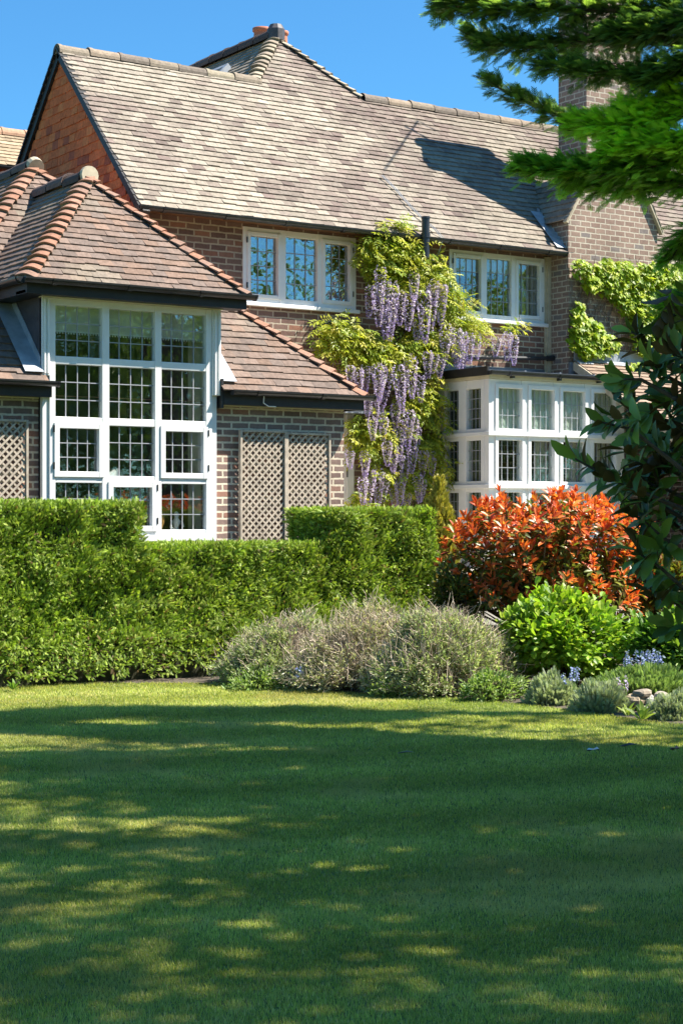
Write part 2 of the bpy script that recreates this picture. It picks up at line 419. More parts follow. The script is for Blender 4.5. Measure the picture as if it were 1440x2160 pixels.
def bon_col(g): return np.array(((.29,.150,.098), (.25,.155,.115), (.32,.18,.125))[g.integers(3)])*(1+g.normal(0, .06))
def bon_pale(g): return np.array(((.33,.275,.20), (.28,.225,.17), (.36,.30,.22))[g.integers(3)])*(1+g.normal(0, .06))
def ridge_pale(g): return np.array(((.29,.245,.175), (.24,.195,.145), (.31,.24,.175), (.19,.155,.125))[g.integers(4)])*(1+g.normal(0, .08))
def ridge_dark(g): return np.array((.12,.085,.075))*(1+g.normal(0, .15))

# ---- walls
def wall_x(mb, Y, x0, x1, z0, z1, holes, depth=.11):
    """outer face of a wall facing -y with openings (x0,x1,z0,z1), reveals included"""
    xs = sorted({x0, x1, *[h[0] for h in holes], *[h[1] for h in holes]}); zs = sorted({z0, z1, *[h[2] for h in holes], *[h[3] for h in holes]})
    for i in range(len(xs)-1):
        for j in range(len(zs)-1):
            cx, cz = (xs[i]+xs[i+1])/2, (zs[j]+zs[j+1])/2
            if any(h[0] < cx < h[1] and h[2] < cz < h[3] for h in holes): continue
            mb.poly([(xs[i],Y,zs[j]),(xs[i+1],Y,zs[j]),(xs[i+1],Y,zs[j+1]),(xs[i],Y,zs[j+1])])
    for a, b, c, d in holes:
        mb.poly([(a,Y,c),(a,Y,d),(a,Y+depth,d),(a,Y+depth,c)]); mb.poly([(b,Y,c),(b,Y+depth,c),(b,Y+depth,d),(b,Y,d)])
        mb.poly([(a,Y,d),(b,Y,d),(b,Y+depth,d),(a,Y+depth,d)]); mb.poly([(a,Y,c),(a,Y+depth,c),(b,Y+depth,c),(b,Y,c)])
W1 = (11.0, 12.70, 4.13, 5.08); W2 = (14.22, 15.90, 4.15, 5.075)
DOOR = (11.62, 12.66, .9, 2.95)
mb = MB()
wall_x(mb, Y0, 9.46, 22, 0, 5.22, [W1, W2, DOOR])
mb.poly([(9.455,18.5,0),(9.455,24.5,0),(9.455,24.5,4.4),(9.455,18.5,4.4)])
mb.poly([(22,18.5,0),(22,24.5,0),(22,24.5,5.2),(22,18.5,5.2)])
main_wall = mb.build('wall', M['brick_main'], house)
mb = MB()
BAY = (7.50, 9.40, 1.20, 3.8)
wall_x(mb, Yw, 5.85, 11.23, 0, 2.74, [(7.50, 9.40, 1.20, 2.74)])
mb.poly([(11.23,Yw,0),(11.23,18.5,0),(11.23,18.5,2.74),(11.23,Yw,2.74)])
mb.poly([(5.85,24,0),(5.85,Yw,0),(5.85,Yw,2.74),(5.85,24,2.74)])
mb.build('wall', M['brick_wing'], house)['label'] = 'purple brown brick wall with pale thick mortar under the low eaves'

# ---- main roof
Lr = (RY-EY)/CP; AY = 21.336; La = (AY-EY)/CP; AX = 13.215; AZ = EZ+(AY-EY)*KP
mw = AY-RY
poly = [(0, -.035), (12.6, -.035), (12.6, Lr), (AX+mw-XL, Lr), (AX-XL, La), (AX-mw-XL, Lr), (0, Lr)]
roof = tile_sheet('roof', (XL, EY, EZ), (1,0,0), (0, CP, SP), poly, main_col, house, seed=11, gauge=.112, width=.172, thick=.0175)
roof['label'] = 'big main roof of cream lichened tiles with brown patches'
n_front = np.array((0, -SP, CP)); n_left = np.array((-SP, 0, CP)); n_right = np.array((SP, 0, CP))
# back slope, rear wing slopes
mb = MB()
mb.poly([(XL, RY, RZ), (22, RY, RZ), (22, 24.6, RZ-(24.6-RY)*KP), (XL, 24.6, RZ-(24.6-RY)*KP)], (.30,.23,.18))
mb.poly([(AX, AY, AZ), (AX, 27, AZ), (AX+3, 27, AZ-3*KP), (AX+3, RY-.2, AZ-3*KP), (AX+mw, RY, RZ)], (.30,.23,.18))
mb.build('roof', M['tile'], house, color=True)
tile_sheet('roof', (AX, AY, AZ), (0,-1,0), (-CP, 0, -SP) if False else (CP, 0, SP),
           [(mw, -mw/CP), (0, 0), (-5.6, 0), (-5.6, -2.2), (mw-.25, -2.2)], lambda u, v, n, g: np.array((.27,.225,.175))*(1+g.normal(0, .14, n))[:, None], house, seed=12, gauge=.112)
tl = AZ-mw*KP
bonnets('hip_tiles', (AX-mw+.02, RY+.02, RZ+.01), (AX, AY, AZ+.01), n_front, n_left, bon_pale, roof, step=.135, half=.115, seed=4)
bonnets('hip_tiles', (AX+mw-.02, RY+.02, RZ+.01), (AX, AY, AZ+.01), n_front, n_right, bon_pale, roof, step=.135, half=.115, seed=5)
ridge('ridge_tiles', (XL-.02, RY, RZ+.02), (AX-mw+.1, RY, RZ+.0), ridge_pale, roof, seed=6, r=.10)
ridge('ridge_tiles', (AX+mw-.02, RY, RZ+.02), (22, RY, RZ+.02), ridge_pale, roof, seed=7, r=.10)
ridge('ridge_tiles', (AX, AY-.06, AZ+.05), (AX, 26.5, AZ+.03), ridge_dark, roof, seed=8, r=.13)
# finial lump of grey mortar at the apex
mb = MB(); mb.lathe((AX, AY-.05, AZ+.02), [(.13,-.08),(.13,.08),(.09,.15),(0,.16)], 10); mb.build('mortar_cap', M['slate'], roof)
# roof window on the left slope of the rear wing
mb = MB()
def onleft(x, y, h=0): return np.array((x, y, AZ-(AX-x)*KP))+n_left*h
for (x0, x1, y0, y1, h) in ((12.30, 12.82, 21.9, 22.6, .05),):
    for a, b in (((x0,y0),(x1,y0)),((x1,y0),(x1,y1)),((x1,y1),(x0,y1)),((x0,y1),(x0,y0))):
        mb.obox(onleft(*a, h), onleft(*b, h), .07, .10, up=n_left)
mb.obox(onleft(12.6, 21.9, .06), onleft(12.45, 22.25, .22), .05, .05, up=n_left)
sk = mb.build('roof_window', M['lead'], roof)
mb = MB(); mb.poly([onleft(12.3,21.9,.07), onleft(12.82,21.9,.07), onleft(12.82,22.6,.07), onleft(12.3,22.6,.07)]); 
# verge and gable
mb = MB()
for sgn in (1, -1):
    A = np.array((XL+.02, EY-.05 if sgn > 0 else 2*RY-EY+.05, EZ-.05)); B = np.array((XL+.02, RY, RZ+.01))
    mb.obox(A+(.03,0,-.07), B+(.03,0,-.07), .09, .11, up=(0, -sgn*SP, CP))
    L = np.linalg.norm(B-A); k = int(L/.112); 
    for i in range(k):
        p = A+(B-A)*(i/k); q = A+(B-A)*((i+.995)/k); p = p+np.array((0,0,.01))
        mb.obox(p, q, .10, .022, up=nrm((0, -sgn*SP, CP)+np.array((0,0,0))))
mb.build('verge', M['fascia'], roof)
gy0, gy1 = 18.3, 2*RY-18.3
tile_sheet('gable', (9.452, gy1, 4.2), (0,-1,0), (0,0,1), [(-.0, .0), (gy1-gy0, 0), (gy1-gy0, .85), (RY-gy0, RZ-4.2-.10), (0, .85)], hang_col, house, gauge=.112, width=.168, thick=.012, base=(.2,.07,.035), seed=13)['label'] = 'orange hung tiles on the gable end'
# eaves: gutter, soffit
gutter('gutter', (XL-.02, EY-.03, EZ-.01), (15.96, EY-.03, EZ-.01), roof)
gutter('gutter', (17.70, EY-.03, EZ-.01), (22, EY-.03, EZ-.01), roof)
mb = MB(); mb.box(XL+.05, 15.97, EY+.05, Y0-.003, EZ-.02, EZ+.02); mb.box(17.70, 22, EY+.05, Y0-.003, EZ-.02, EZ+.02)
mb.build_each('soffit', M['wood'], roof)

# ---- distant rear roof at the far left
fz = 7.09
tile_sheet('roof', (8, 26, fz), (1,0,0), (0, .8, .6), [(0,0), (8, 0), (8, 1.25), (0, 1.25)], lambda u, v, n, g: np.array((.34,.26,.17))*(1+g.normal(0, .12, n))[:, None], house, seed=14, gauge=.13)['label'] = 'small far roof beyond the orange gable'
ridge('ridge_tiles', (8, 27, fz+.77), (16, 27, fz+.77), lambda g: np.array((.46,.28,.18))*(1+g.normal(0, .1)), roof, seed=9)
gutter('gutter', (8, 25.95, fz-.02), (16, 25.95, fz-.02), roof)
tile_sheet('gable', (8, 26.1, 4.5), (1,0,0), (0,0,1), [(0,0), (8,0), (8,fz-4.53), (0,fz-4.53)], hang_col, house, thick=.012, base=(.2,.07,.035), seed=15)

# ---- wing roof (hipped), with the notch of the stair window
WE = 16.41; WZ = 2.865; WR = 2.87; WX1 = 11.412; WX = WX1-WR; WX0 = WX-WR; WK = math.tan(R(44.3)); cw_, sw_ = math.cos(R(44.3)), math.sin(R(44.3))
WA = (WX, WE+WR, WZ+WR*WK); n1 = (0, -sw_, cw_); n2 = (sw_, 0, cw_); n3 = (-sw_, 0, cw_)
nb0, nb1 = 7.44-WX0, 9.50-WX0; nl = (17.3-WE)/cw_
poly = [(0, -.03), (nb0, -.03), (nb0, nl), (nb1, nl), (nb1, -.03), (2*WR, -.03), (WR, WR/cw_)]
wroof = tile_sheet('roof', (WX0, WE, WZ), (1,0,0), (0, cw_, sw_), poly, wing_col, house, seed=16, gauge=.118, width=.172, thick=.017, base=(.09,.055,.04), vjit=.006)
wroof['label'] = 'low brown tiled hipped roof round the stair window'
tile_sheet('roof', (WX, WA[1], WA[2]), (0,-1,0), (cw_, 0, sw_), [(WR, -WR/cw_), (0, 0), (-5, 0), (-5, -WR/cw_)], wing_col, house, seed=17, gauge=.118)
mb = MB(); mb.poly([(WX, WA[1], WA[2]), (WX, 24, WA[2]), (WX1, 24, WZ), (WX1, WE, WZ)], (.28,.18,.13)); mb.build('roof', M['tile'], house, color=True)
bonnets('hip_tiles', (WX1-.02, WE+.02, WZ+.01), WA, n1, n2, bon_col, wroof, step=.158, half=.118, seed=21)
bonnets('hip_tiles', (WX0+.02, WE+.02, WZ+.01), WA, n1, n3, bon_col, wroof, step=.158, half=.118, seed=22)
ridge('ridge_tiles', (WX, WA[1]-.05, WA[2]+.03), (WX, 24, WA[2]+.03), ridge_dark, wroof, seed=23)
mb = MB(); mb.tube([(WX, WA[1]-.11, WA[2]-.02), (WX, WA[1]-.03, WA[2]+.02)], [.10, .105], 14); mb.build('mortar_cap', M['render'], wroof)
gutter('gutter', (WX0, WE-.05, WZ+.0), (7.53, WE-.05, WZ+.0), wroof)
gutter('gutter', (9.60, WE-.05, WZ-.0), (WX1+.07, WE-.05, WZ-.0), wroof)
mb = MB()
mb.box(WX0+.1, 7.49, WE+.015, WE+.045, WZ-.16, WZ-.01); mb.box(WX0+.1, 7.49, WE+.046, Yw-.002, WZ-.155, WZ-.125)
mb.box(9.53, WX1-.02, WE+.015, WE+.045, WZ-.16, WZ-.01); mb.box(9.53, WX1-.02, WE+.046, Yw-.002, WZ-.155, WZ-.125)
mb.box(WX1-.049, WX1-.019, WE+.046, 18.4, WZ-.16, WZ-.01)
mb.box(9.50, 9.53, WE+.02, Yw, WZ-.2, WZ+.12)
mb.build_each('fascia', M['fascia'], wroof)
mb = MB()                                                     # yellowed mortar joint along the wall head
mb.box(5.9, 7.49, Yw-.012, Yw-.001, 2.695, 2.712); mb.box(9.42, 11.22, Yw-.012, Yw-.001, 2.695, 2.712)
mb.build_each('wall_head_joint', M['cream'], house)

# ---- dormer roof over the stair window
DE = 16.24; DZ = 3.89; DX0, DX1 = 7.12, 9.74; DR = (DX1-DX0)/2; DX = (DX0+DX1)/2; DK = math.tan(R(46)); cd, sd = math.cos(R(46)), math.sin(R(46))
DA = (DX, DE+DR, DZ+DR*DK); d1 = (0,-sd,cd); d2 = (sd,0,cd); d3 = (-sd,0,cd)
droof = tile_sheet('roof', (DX0, DE, DZ), (1,0,0), (0, cd, sd), [(0,-.03), (2*DR,-.03), (DR, DR/cd)], wing_col, house, seed=18, gauge=.105, width=.168, thick=.017, base=(.09,.055,.04), vjit=.006)
droof['label'] = 'small hipped dormer roof above the tall stair window'
yb0 = WE+(DZ-WZ)/WK; yb1 = WE+(DA[2]-WZ)/WK
tile_sheet('roof', (DX0, yb1, DZ), (0,-1,0), (cd, 0, sd), [(yb1-yb0, -.03), (yb1-DE, -.03), (yb1-DA[1], DR/cd), (0, DR/cd)], wing_col, house, seed=19, gauge=.105, thick=.017)
mb = MB(); mb.poly([DA, (DX, yb1, DA[2]), (DX1, yb0, DZ), (DX1, DE, DZ)], (.28,.18,.13)); mb.build('roof', M['tile'], house, color=True)
bonnets('hip_tiles', (DX1-.02, DE+.02, DZ+.01), DA, d1, d2, bon_col, droof, step=.128, half=.115, seed=24)
bonnets('hip_tiles', (DX0+.02, DE+.02, DZ+.01), DA, d1, d3, bon_col, droof, step=.128, half=.115, seed=25)
ridge('ridge_tiles', (DX, DA[1]-.03, DA[2]+.04), (DX, yb1-.02, DA[2]+.03), ridge_dark, droof, seed=26, r=.12)
mb = MB(); mb.tube([(DX, DA[1]-.075, DA[2]+.02), (DX, DA[1]-.02, DA[2]+.02)], [.102, .106], 14); mb.build('mortar_cap', M['render'], droof)
gutter('gutter', (DX0-.04, DE-.045, DZ-.0), (DX1+.05, DE-.045, DZ-.0), droof)
gutter('gutter', (DX0-.045, yb0, DZ), (DX0-.045, DE-.04, DZ), droof)
mb = MB()
mb.box(DX0+.02, DX1-.02, DE+.02, DE+.05, DZ-.15, DZ-.005); mb.box(DX0+.02, DX1-.02, DE+.051, Yd+.05, DZ-.145, DZ-.115)
mb.box(DX0+.02, DX0+.05, DE+.051, yb0, DZ-.15, DZ-.005); mb.box(DX0+.051, 7.40, Yd+.051, yb0, DZ-.145, DZ-.115)
mb.build_each('fascia', M['fascia'], droof)
# cheek of the dormer and its lead
mb = MB()
cy1 = WE+(DZ-.12-WZ)/WK
for xx, t in ((7.40, .04), (9.47, .04)):
    mb.prism([(xx,Yd+.01,WZ+.05), (xx,cy1,DZ-.12), (xx,Yd+.01,DZ-.12)], (t,0,0))
mb.build_each('dormer_cheek', M['slate'], house, n=6)
mb = MB()
def wslope(x, y, h=.03): return np.array((x, y, WZ+(y-WE)*WK))+np.array(n1)*h
for xa, xb in ((7.20, 7.405), (9.515, 9.70)):
    mb = MB()
    for k in range(5):
        ya, yb = Yd-.01+k*(cy1-Yd)/5-.02*(k > 0), Yd-.01+(k+1)*(cy1-Yd)/5
        h = .05-.002*k
        mb.prism([wslope(xa,ya,h), wslope(xb,ya,h), wslope(xb,yb,h), wslope(xa,yb,h)], np.array(n1)*.006)
    mb.build('lead_flashing', M['lead'], wroof)
mb = MB()
for xx in (7.392, 9.512):
    mb.prism([(xx,Yd+.02,WZ+.1), (xx,cy1-.05,DZ-.15), (xx,cy1-.22,DZ-.15), (xx,Yd+.02,WZ+.26)], (.006,0,0))
mb.build_each('lead_apron', M['lead'], wroof)

# ---- windows
def xf_front(Y): return np.array(((1,0,0,0),(0,1,0,Y),(0,0,1,0),(0,0,0,1)), float)
def xf_left(X, y1): return np.array(((0,1,0,X),(-1,0,0,y1),(0,0,1,0),(0,0,0,1)), float)
def window(name, label, xf, u0, u1, z0, z1, ucols, zrows, glass, parent, openers=(), lead=(4,3), fd=.075, lw=.009, sill=None, hinge=None, opw=.042):
    """ucols/zrows: clear glass intervals; the frame fills the rest. local axes u right, w inward, z up"""
    mb = MB(xf)
    us = [u0]+[v for c in ucols for v in c]+[u1]; zs = [z0]+[v for c in zrows for v in c]+[z1]
    for i in range(0, len(us), 2): mb.box(us[i], us[i+1], 0, fd, z0, z1)                   # stiles and mullions
    for a, b in ucols:
        for j in range(0, len(zs), 2): mb.box(a, b, .004, fd-.002, zs[j], zs[j+1])          # rails and transoms
    fr = mb.build(name, M['white'], parent, bevel=.005)
    if label: fr['label'] = label
    for i, (a, b) in enumerate(ucols):
        for j, (c, d) in enumerate(zrows):
            aa, bb, cc, dd = a, b, c, d
            if (i, j) in openers:
                mb = MB(xf); w = opw; e = .018
                mb.box(a-e, a+w, -.014, .05, c-e, d+e); mb.box(b-w, b+e, -.014, .05, c-e, d+e)
                mb.box(a+w, b-w, -.012, .048, d-w, d+e); mb.box(a+w, b-w, -.012, .048, c-e, c+w)
                mb.build('casement', M['white'], fr, bevel=.004)
                aa, bb, cc, dd = a+w, b-w, c+w, d-w
                hx = a-e-.006 if hinge != 'right' else b+e+.006
                mb = MB(xf); hs = a-e-.004 if (i == 0 or hinge == 'left') else b+e+.004
                for hz in (c+.12*(d-c), c+.84*(d-c)): mb.box(hs-.007, hs+.007, -.02, .0, hz, hz+.07)
                mb.build_each('hinge', M['black'], fr)
            mb = MB(xf); mb.box(aa-.004, bb+.004, .046, .052, cc-.004, dd+.004); mb.build('pane', glass, fr)
            mb = MB(xf)
            for k in range(1, lead[0]):
                q = aa+(bb-aa)*k/lead[0]+rng.normal(0, .002); mb.box(q-lw/2, q+lw/2, .0395, .0459, cc, dd)
            for k in range(1, lead[1]):
                q = cc+(dd-cc)*k/lead[1]+rng.normal(0, .002); mb.box(aa, bb, .038, .0455, q-lw/2, q+lw/2)
            mb.build('leading', M['came'], fr)
    if sill:
        mb = MB(xf); mb.box(u0-sill[0], u1+sill[0], -sill[1], .06, z0-.055, z0-.004); mb.build('sill', M['white'], fr, bevel=.006)
    return fr
# stair window, twelve lights
ROWS = [(1.335, 1.828), (1.905, 2.435), (2.514, 3.058), (3.141, 3.668)]
COLS = [(7.556, 8.088), (8.172, 8.712), (8.792, 9.338)]
stair = window('window', 'tall white twelve-light stair window with leaded panes', xf_front(Yd), 7.488, 9.412, 1.265, 3.735, COLS, ROWS, M['glass'], house,
               openers={(0,1), (2,1), (1,0)}, lead=(4,3), sill=(.02, .04), lw=.010)
mb = MB(xf_front(Yd))
mb.box(7.40, 7.487, -.02, .05, 2.93, 3.735); mb.box(7.415, 7.435, -.035, -.0205, 2.95, 3.72); mb.box(7.452, 7.475, -.035, -.0205, 2.95, 3.72)
mb.box(9.413, 9.515, -.02, .05, 2.80, 3.735); mb.box(9.43, 9.45, -.035, -.0205, 2.80, 3.72); mb.box(9.475, 9.498, -.035, -.0205, 2.80, 3.72)
mb.build_each('pilaster', M['white'], stair, bevel=.004)
mb = MB(xf_front(Yd)); mb.box(7.39, 9.525, -.05, .05, 3.737, 3.80); mb.build('head_board', M['cream'], stair)
mb = MB(); 
mb.box(7.42,7.487,Yd+.02,Yw+.1,1.2,2.93); mb.box(9.413,9.48,Yd+.02,Yw+.1,1.2,2.8); mb.build_each('frame', M['white'], stair)
# bedroom windows
def lights(a, b, gaps):
    return [(a+(b-a)*p, a+(b-a)*q) for p, q in gaps]
zr = [(W1[2]+.09, W1[3]-.075)]
bed1 = window('window', 'wide white bedroom window reflecting the blue sky', xf_front(Y0-.01), W1[0], W1[1], W1[2]+.02, W1[3], lights(W1[0], W1[1], ((.045,.315),(.37,.65),(.70,.955))), zr, M['glass_up'], house,
              openers={(0,0), (2,0)}, lead=(3,4), sill=(.03, .05), lw=.010, opw=.03)
zr = [(W2[2]+.085, W2[3]-.07)]
bed2 = window('window', 'white bedroom window with dark panes between wisteria and chimney', xf_front(Y0-.01), W2[0], W2[1], W2[2]+.02, W2[3], lights(W2[0], W2[1], ((.045,.335),(.385,.64),(.695,.955))), zr, M['glass_up2'], house,
              openers={(0,0), (2,0)}, lead=(4,4), sill=(.03, .05), lw=.010, opw=.03)
# rooms behind the windows
def room(x0, x1, y0, y1, z0, z1, mat, name='room_interior', back=None):
    mb = MB()
    mb.poly([(x0,y1,z0),(x1,y1,z0),(x1,y1,z1),(x0,y1,z1)]); mb.poly([(x0,y0,z0),(x0,y1,z0),(x0,y1,z1),(x0,y0,z1)])
    mb.poly([(x1,y0,z0),(x1,y0,z1),(x1,y1,z1),(x1,y1,z0)]); mb.poly([(x0,y0,z1),(x0,y1,z1),(x1,y1,z1),(x1,y0,z1)]); mb.poly([(x0,y0,z0),(x1,y0,z0),(x1,y1,z0),(x0,y1,z0)])
    return mb.build(name, mat, house)
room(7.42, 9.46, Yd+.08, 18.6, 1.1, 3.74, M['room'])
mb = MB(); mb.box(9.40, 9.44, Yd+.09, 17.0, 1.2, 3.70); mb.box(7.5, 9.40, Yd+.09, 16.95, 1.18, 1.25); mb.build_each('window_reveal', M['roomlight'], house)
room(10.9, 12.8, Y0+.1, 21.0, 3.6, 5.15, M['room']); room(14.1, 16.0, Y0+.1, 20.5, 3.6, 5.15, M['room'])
mb = MB()
for (a, b, c, d) in ((14.28, 15.35, 4.82, 5.05),): mb.box(a, b, Y0+.12, Y0+.14, c, d)
mb.build('blind', M['curtain'], bed2)
mb = MB()
for x in np.arange(15.55, 15.9, .03): mb.box(x, x+.024, Y0+.14+.02*math.sin(x*60), Y0+.17+.02*math.sin(x*60), 3.9, 5.08)
mb.build('curtain', M['curtain'], bed2)

# ---- right bay window with a flat lead roof
BX, BY, BX1 = 14.026, 17.411, 16.39
RR = [(1.31, 1.785), (1.933, 2.463), (2.614, 3.136)]
fc = [(14.182, 14.572), (14.733, 15.125), (15.282, 15.668), (15.829, 16.217)]
bay = window('window', 'front of the white bay window, four leaded lights wide and three high', xf_front(BY), BX+.002, BX1, 1.12, 3.25, fc, RR, M['glass_bay'], house, lead=(4,3), lw=.009, fd=.09)
def y2u(y): return 18.5-y
sc_ = [(y2u(18.344), y2u(18.046)), (y2u(17.884), y2u(17.577))]
window('window', 'shaded narrow side of the white bay window', xf_left(BX, 18.5), .01, 18.5-BY-.092, 1.12, 3.25, sc_, RR, M['glass_bay'], house, lead=(4,4), lw=.008, fd=.09)
mb = MB()
for z in (2.545, 1.865):                                          # string mouldings between the tiers
    mb = MB(); mb.box(BX-.035, BX1+.03, BY-.045, BY-.001, z-.028, z+.022); mb.build('string_moulding', M['white'], bay, bevel=.004)
    mb = MB(); mb.box(BX-.035, BX-.001, BY, 18.49, z-.028, z+.022); mb.build('string_moulding', M['white'], bay, bevel=.004)
for x0_, x1_ in [(a-.075, b+.075) for a, b in fc]:                 # casement rims round each light
    for c, d in RR:
        a, b = x0_+.022, x1_-.022; mb = MB()
        mb.box(a, a+.05, BY-.016, BY-.001, c-.055, d+.055); mb.box(b-.05, b, BY-.016, BY-.001, c-.055, d+.055)
        mb.box(a+.05, b-.05, BY-.015, BY-.001, c-.055, c-.003); mb.box(a+.05, b-.05, BY-.015, BY-.001, d+.003, d+.055)
        mb.build('casement', M['white'], bay, bevel=.003)
mb = MB(); mb.box(BX, BX1, BY+.02, BY+.12, .55, 1.118); mb.box(BX+.02, BX+.1, BY+.12, 18.49, .55, 1.118); mb.box(BX1-.06, BX1, BY+.12, 18.09, .55, 3.25)
mb.build_each('bay_base', M['white'], house)
mb = MB(); mb.box(BX-.02, BX1+.03, BY-.03, BY+.06, 3.252, 3.33); mb.box(BX-.02, BX+.05, BY+.061, 18.49, 3.252, 3.33); mb.build_each('fascia', M['cream'], bay)
mb = MB(); mb.box(BX-.06, BX1+.06, BY-.06, 18.49, 3.331, 3.36); 
for xx in (14.6, 15.2, 15.8): mb.tube([(xx,BY-.05,3.365),(xx,18.45,3.375)], .018, 6)
mb.build('flat_roof', M['leaddark'], bay)
mb = MB(); mb.box(BX-.085, BX-.055, BY-.08, 18.49, 3.29, 3.40); mb.build('fascia', M['fascia'], bay)
gutter('gutter', (BX-.07, BY-.11, 3.345), (BX1+.09, BY-.11, 3.345), bay, r=.05)
mb = MB()
for xx in (14.35, 15.15, 15.85): mb.box(xx, xx+.03, BY-.10, BY-.03, 3.265, 3.29)
mb.tube([(BX1+.03, BY-.11, 3.32), (BX1+.03, BY-.11, 3.22), (BX1+.05, BY-.02, 3.12), (BX1+.05, BY-.02, .6)], .034, 10)
mb.build('downpipe', M['black'], bay)
mb = MB(); mb.box(14.03, 15.98, Y0-.016, Y0-.002, 3.36, 3.52); mb.box(15.98, 16.08, 18.05, 18.09, 3.36, 3.6); mb.build_each('lead_flashing', M['leaddark'], bay)
# bay interior: pale blinds in the top tier, curtains lower down
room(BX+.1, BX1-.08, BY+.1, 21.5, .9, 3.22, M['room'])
mb = MB()
for a, b in fc:
    n = 11
    for k in range(n):
        x = a-.06+(b-a+.12)*k/n; mb.box(x, x+(b-a+.12)/n*.985, BY+.092+.008*(k % 2), BY+.096+.008*(k % 2), 2.60, 3.16)
mb.build('blind', M['blind'], bay)
mb = MB()
for xa, xb in ((14.95, 15.14), (15.50, 15.72), (15.85, 16.25)):
    for x in np.arange(xa, xb, .03): mb.box(x, x+.022, BY+.16+.02*math.sin(x*70), BY+.18+.02*math.sin(x*70), 1.0, 2.55)
mb.build('curtain', M['curtain'], bay)

# ---- chimney breast, shoulders and stack
CX0, CX1, CF = 15.99, 17.68, 18.10; SX0, SX1 = 16.33, 17.36; STOP = 9.42
mb = MB()
mb.prism([(CX0,CF,0), (CX1,CF,0), (CX1,CF,5.62), (SX1-.01,CF,6.16), (SX0+.01,CF,6.16), (CX0,CF,5.62)], (0,1.7,0))
mb.build('chimney_breast', M['brick_stack'], house)
mb = MB()
mb.box(SX0, SX1, CF+.006, CF+.596, 6.0, STOP-.42); mb.box(SX0-.03, SX1+.03, CF-.024, CF+.626, STOP-.42, STOP-.34); mb.box(SX0-.06, SX1+.06, CF-.054, CF+.656, STOP-.34, STOP-.16); mb.box(SX0-.02, SX1+.02, CF-.014, CF+.616, STOP-.16, STOP)
stack = mb.build('chimney', M['brick_stack'], house)
mb = MB()
for k, xx in enumerate((16.6, 17.1)):
    mb = MB(); mb.lathe((xx, CF+.3, STOP), [(.14,0),(.13,.05),(.11,.1),(.105,.38),(.125,.40),(.125,.45),(.09,.45),(.085,.1)], 14)
    mb.build('chimney_pot', M['terracotta'], stack, smooth=True)
ar = thing('tv_aerial', 'thin metal television aerial on the tall chimney stack, shadowed on the roof', 'aerial', (16.9, 18.4, STOP))
mb = MB(); mb.tube([(16.9,18.4,STOP-.3),(16.9,18.4,10.75)], .02, 8); mb.build('mast', M['lead'], ar)
mb = MB(); bd_ = nrm((-.42,-.91,0)); bp_ = np.array((16.9,18.36,10.6)); bs_ = np.cross(bd_, (0,0,1)); mb.tube([bp_-bd_*.35, bp_+bd_*1.25], .016, 6)
for k in range(7): q = bp_+bd_*(-.25+.23*k); mb.tube([q-bs_*.11, q+bs_*.11], .006, 5)
mb.tube([bp_-bd_*.3-bs_*.2+(0,0,.2), bp_-bd_*.3-bs_*.2-(0,0,.2)], .012, 5); mb.build('boom', M['lead'], ar)
sl = math.hypot(SX0-(CX0-.06), 6.20-5.53); us = nrm((SX0-(CX0-.06), 0, 6.20-5.53))
shl = tile_sheet('roof', (CX0-.06, CF+1.7, 5.55), (0,-1,0), us, [(0,0), (1.76,0), (1.76,sl), (0,sl)], lambda u, v, n, g: np.array((.25,.20,.15))*(1+g.normal(0, .14, n))[:, None], house, seed=30, gauge=.105)
us2 = nrm((-(CX1+.06-SX1), 0, 6.20-5.53))
tile_sheet('roof', (CX1+.06, CF-.06, 5.55), (0,1,0), us2, [(0,0), (1.76,0), (1.76,sl), (0,sl)], lambda u, v, n, g: np.array((.25,.20,.15))*(1+g.normal(0, .14, n))[:, None], house, seed=31, gauge=.105)
mb = MB()
mb.obox((CX0-.07, CF-.02, 5.53), (SX0-.0, CF-.02, 6.19), .07, .045, up=nrm((-.7,0,.6))); mb.obox((CX1+.07, CF-.02, 5.53), (SX1+.0, CF-.02, 6.19), .07, .045, up=nrm((.7,0,.6)))
mb.build_each('verge', M['render'], shl)
def mslope(x, y, h=.03): return np.array((x, y, EZ+(y-EY)*KP))+n_front*h
mb = MB()
for k in range(9):                                               # stepped lead flashing against the brick return
    ya = EY+.02+k*.062; yb = ya+.07
    mb.prism([mslope(CX0-.17,ya,.045), mslope(CX0-.004,ya,.045), mslope(CX0-.004,yb,.043), mslope(CX0-.17,yb,.043)], n_front*.005)
    z = EZ+(ya-EY)*KP
    mb.prism([(CX0-.008,ya,z+.02), (CX0-.008,yb+.02,z+.08), (CX0-.008,yb+.02,z+.17), (CX0-.008,ya+.04,z+.15)], (.004,0,0))
mb.prism([(SX0-.012,CF+.3,6.12), (SX0-.012,CF+.6,6.12), (SX0-.012,CF+.6,6.32), (SX0-.012,CF+.3,6.32)], (.004,0,0))
mb.build('lead_flashing', M['lead'], shl)
# cement strip beside the breast
mb = MB(); mb.box(15.92, 15.985, Y0-.05, Y0-.002, 3.4, 5.1); mb.box(15.89, 15.919, Y0-.025, Y0-.002, 3.4, 5.1); mb.build_each('cement_strip', M['render'], house)
mb = MB(); mb.box(CX0-.002, CX0+.0, CF+.01, CF+.4, 3.4, 3.5)
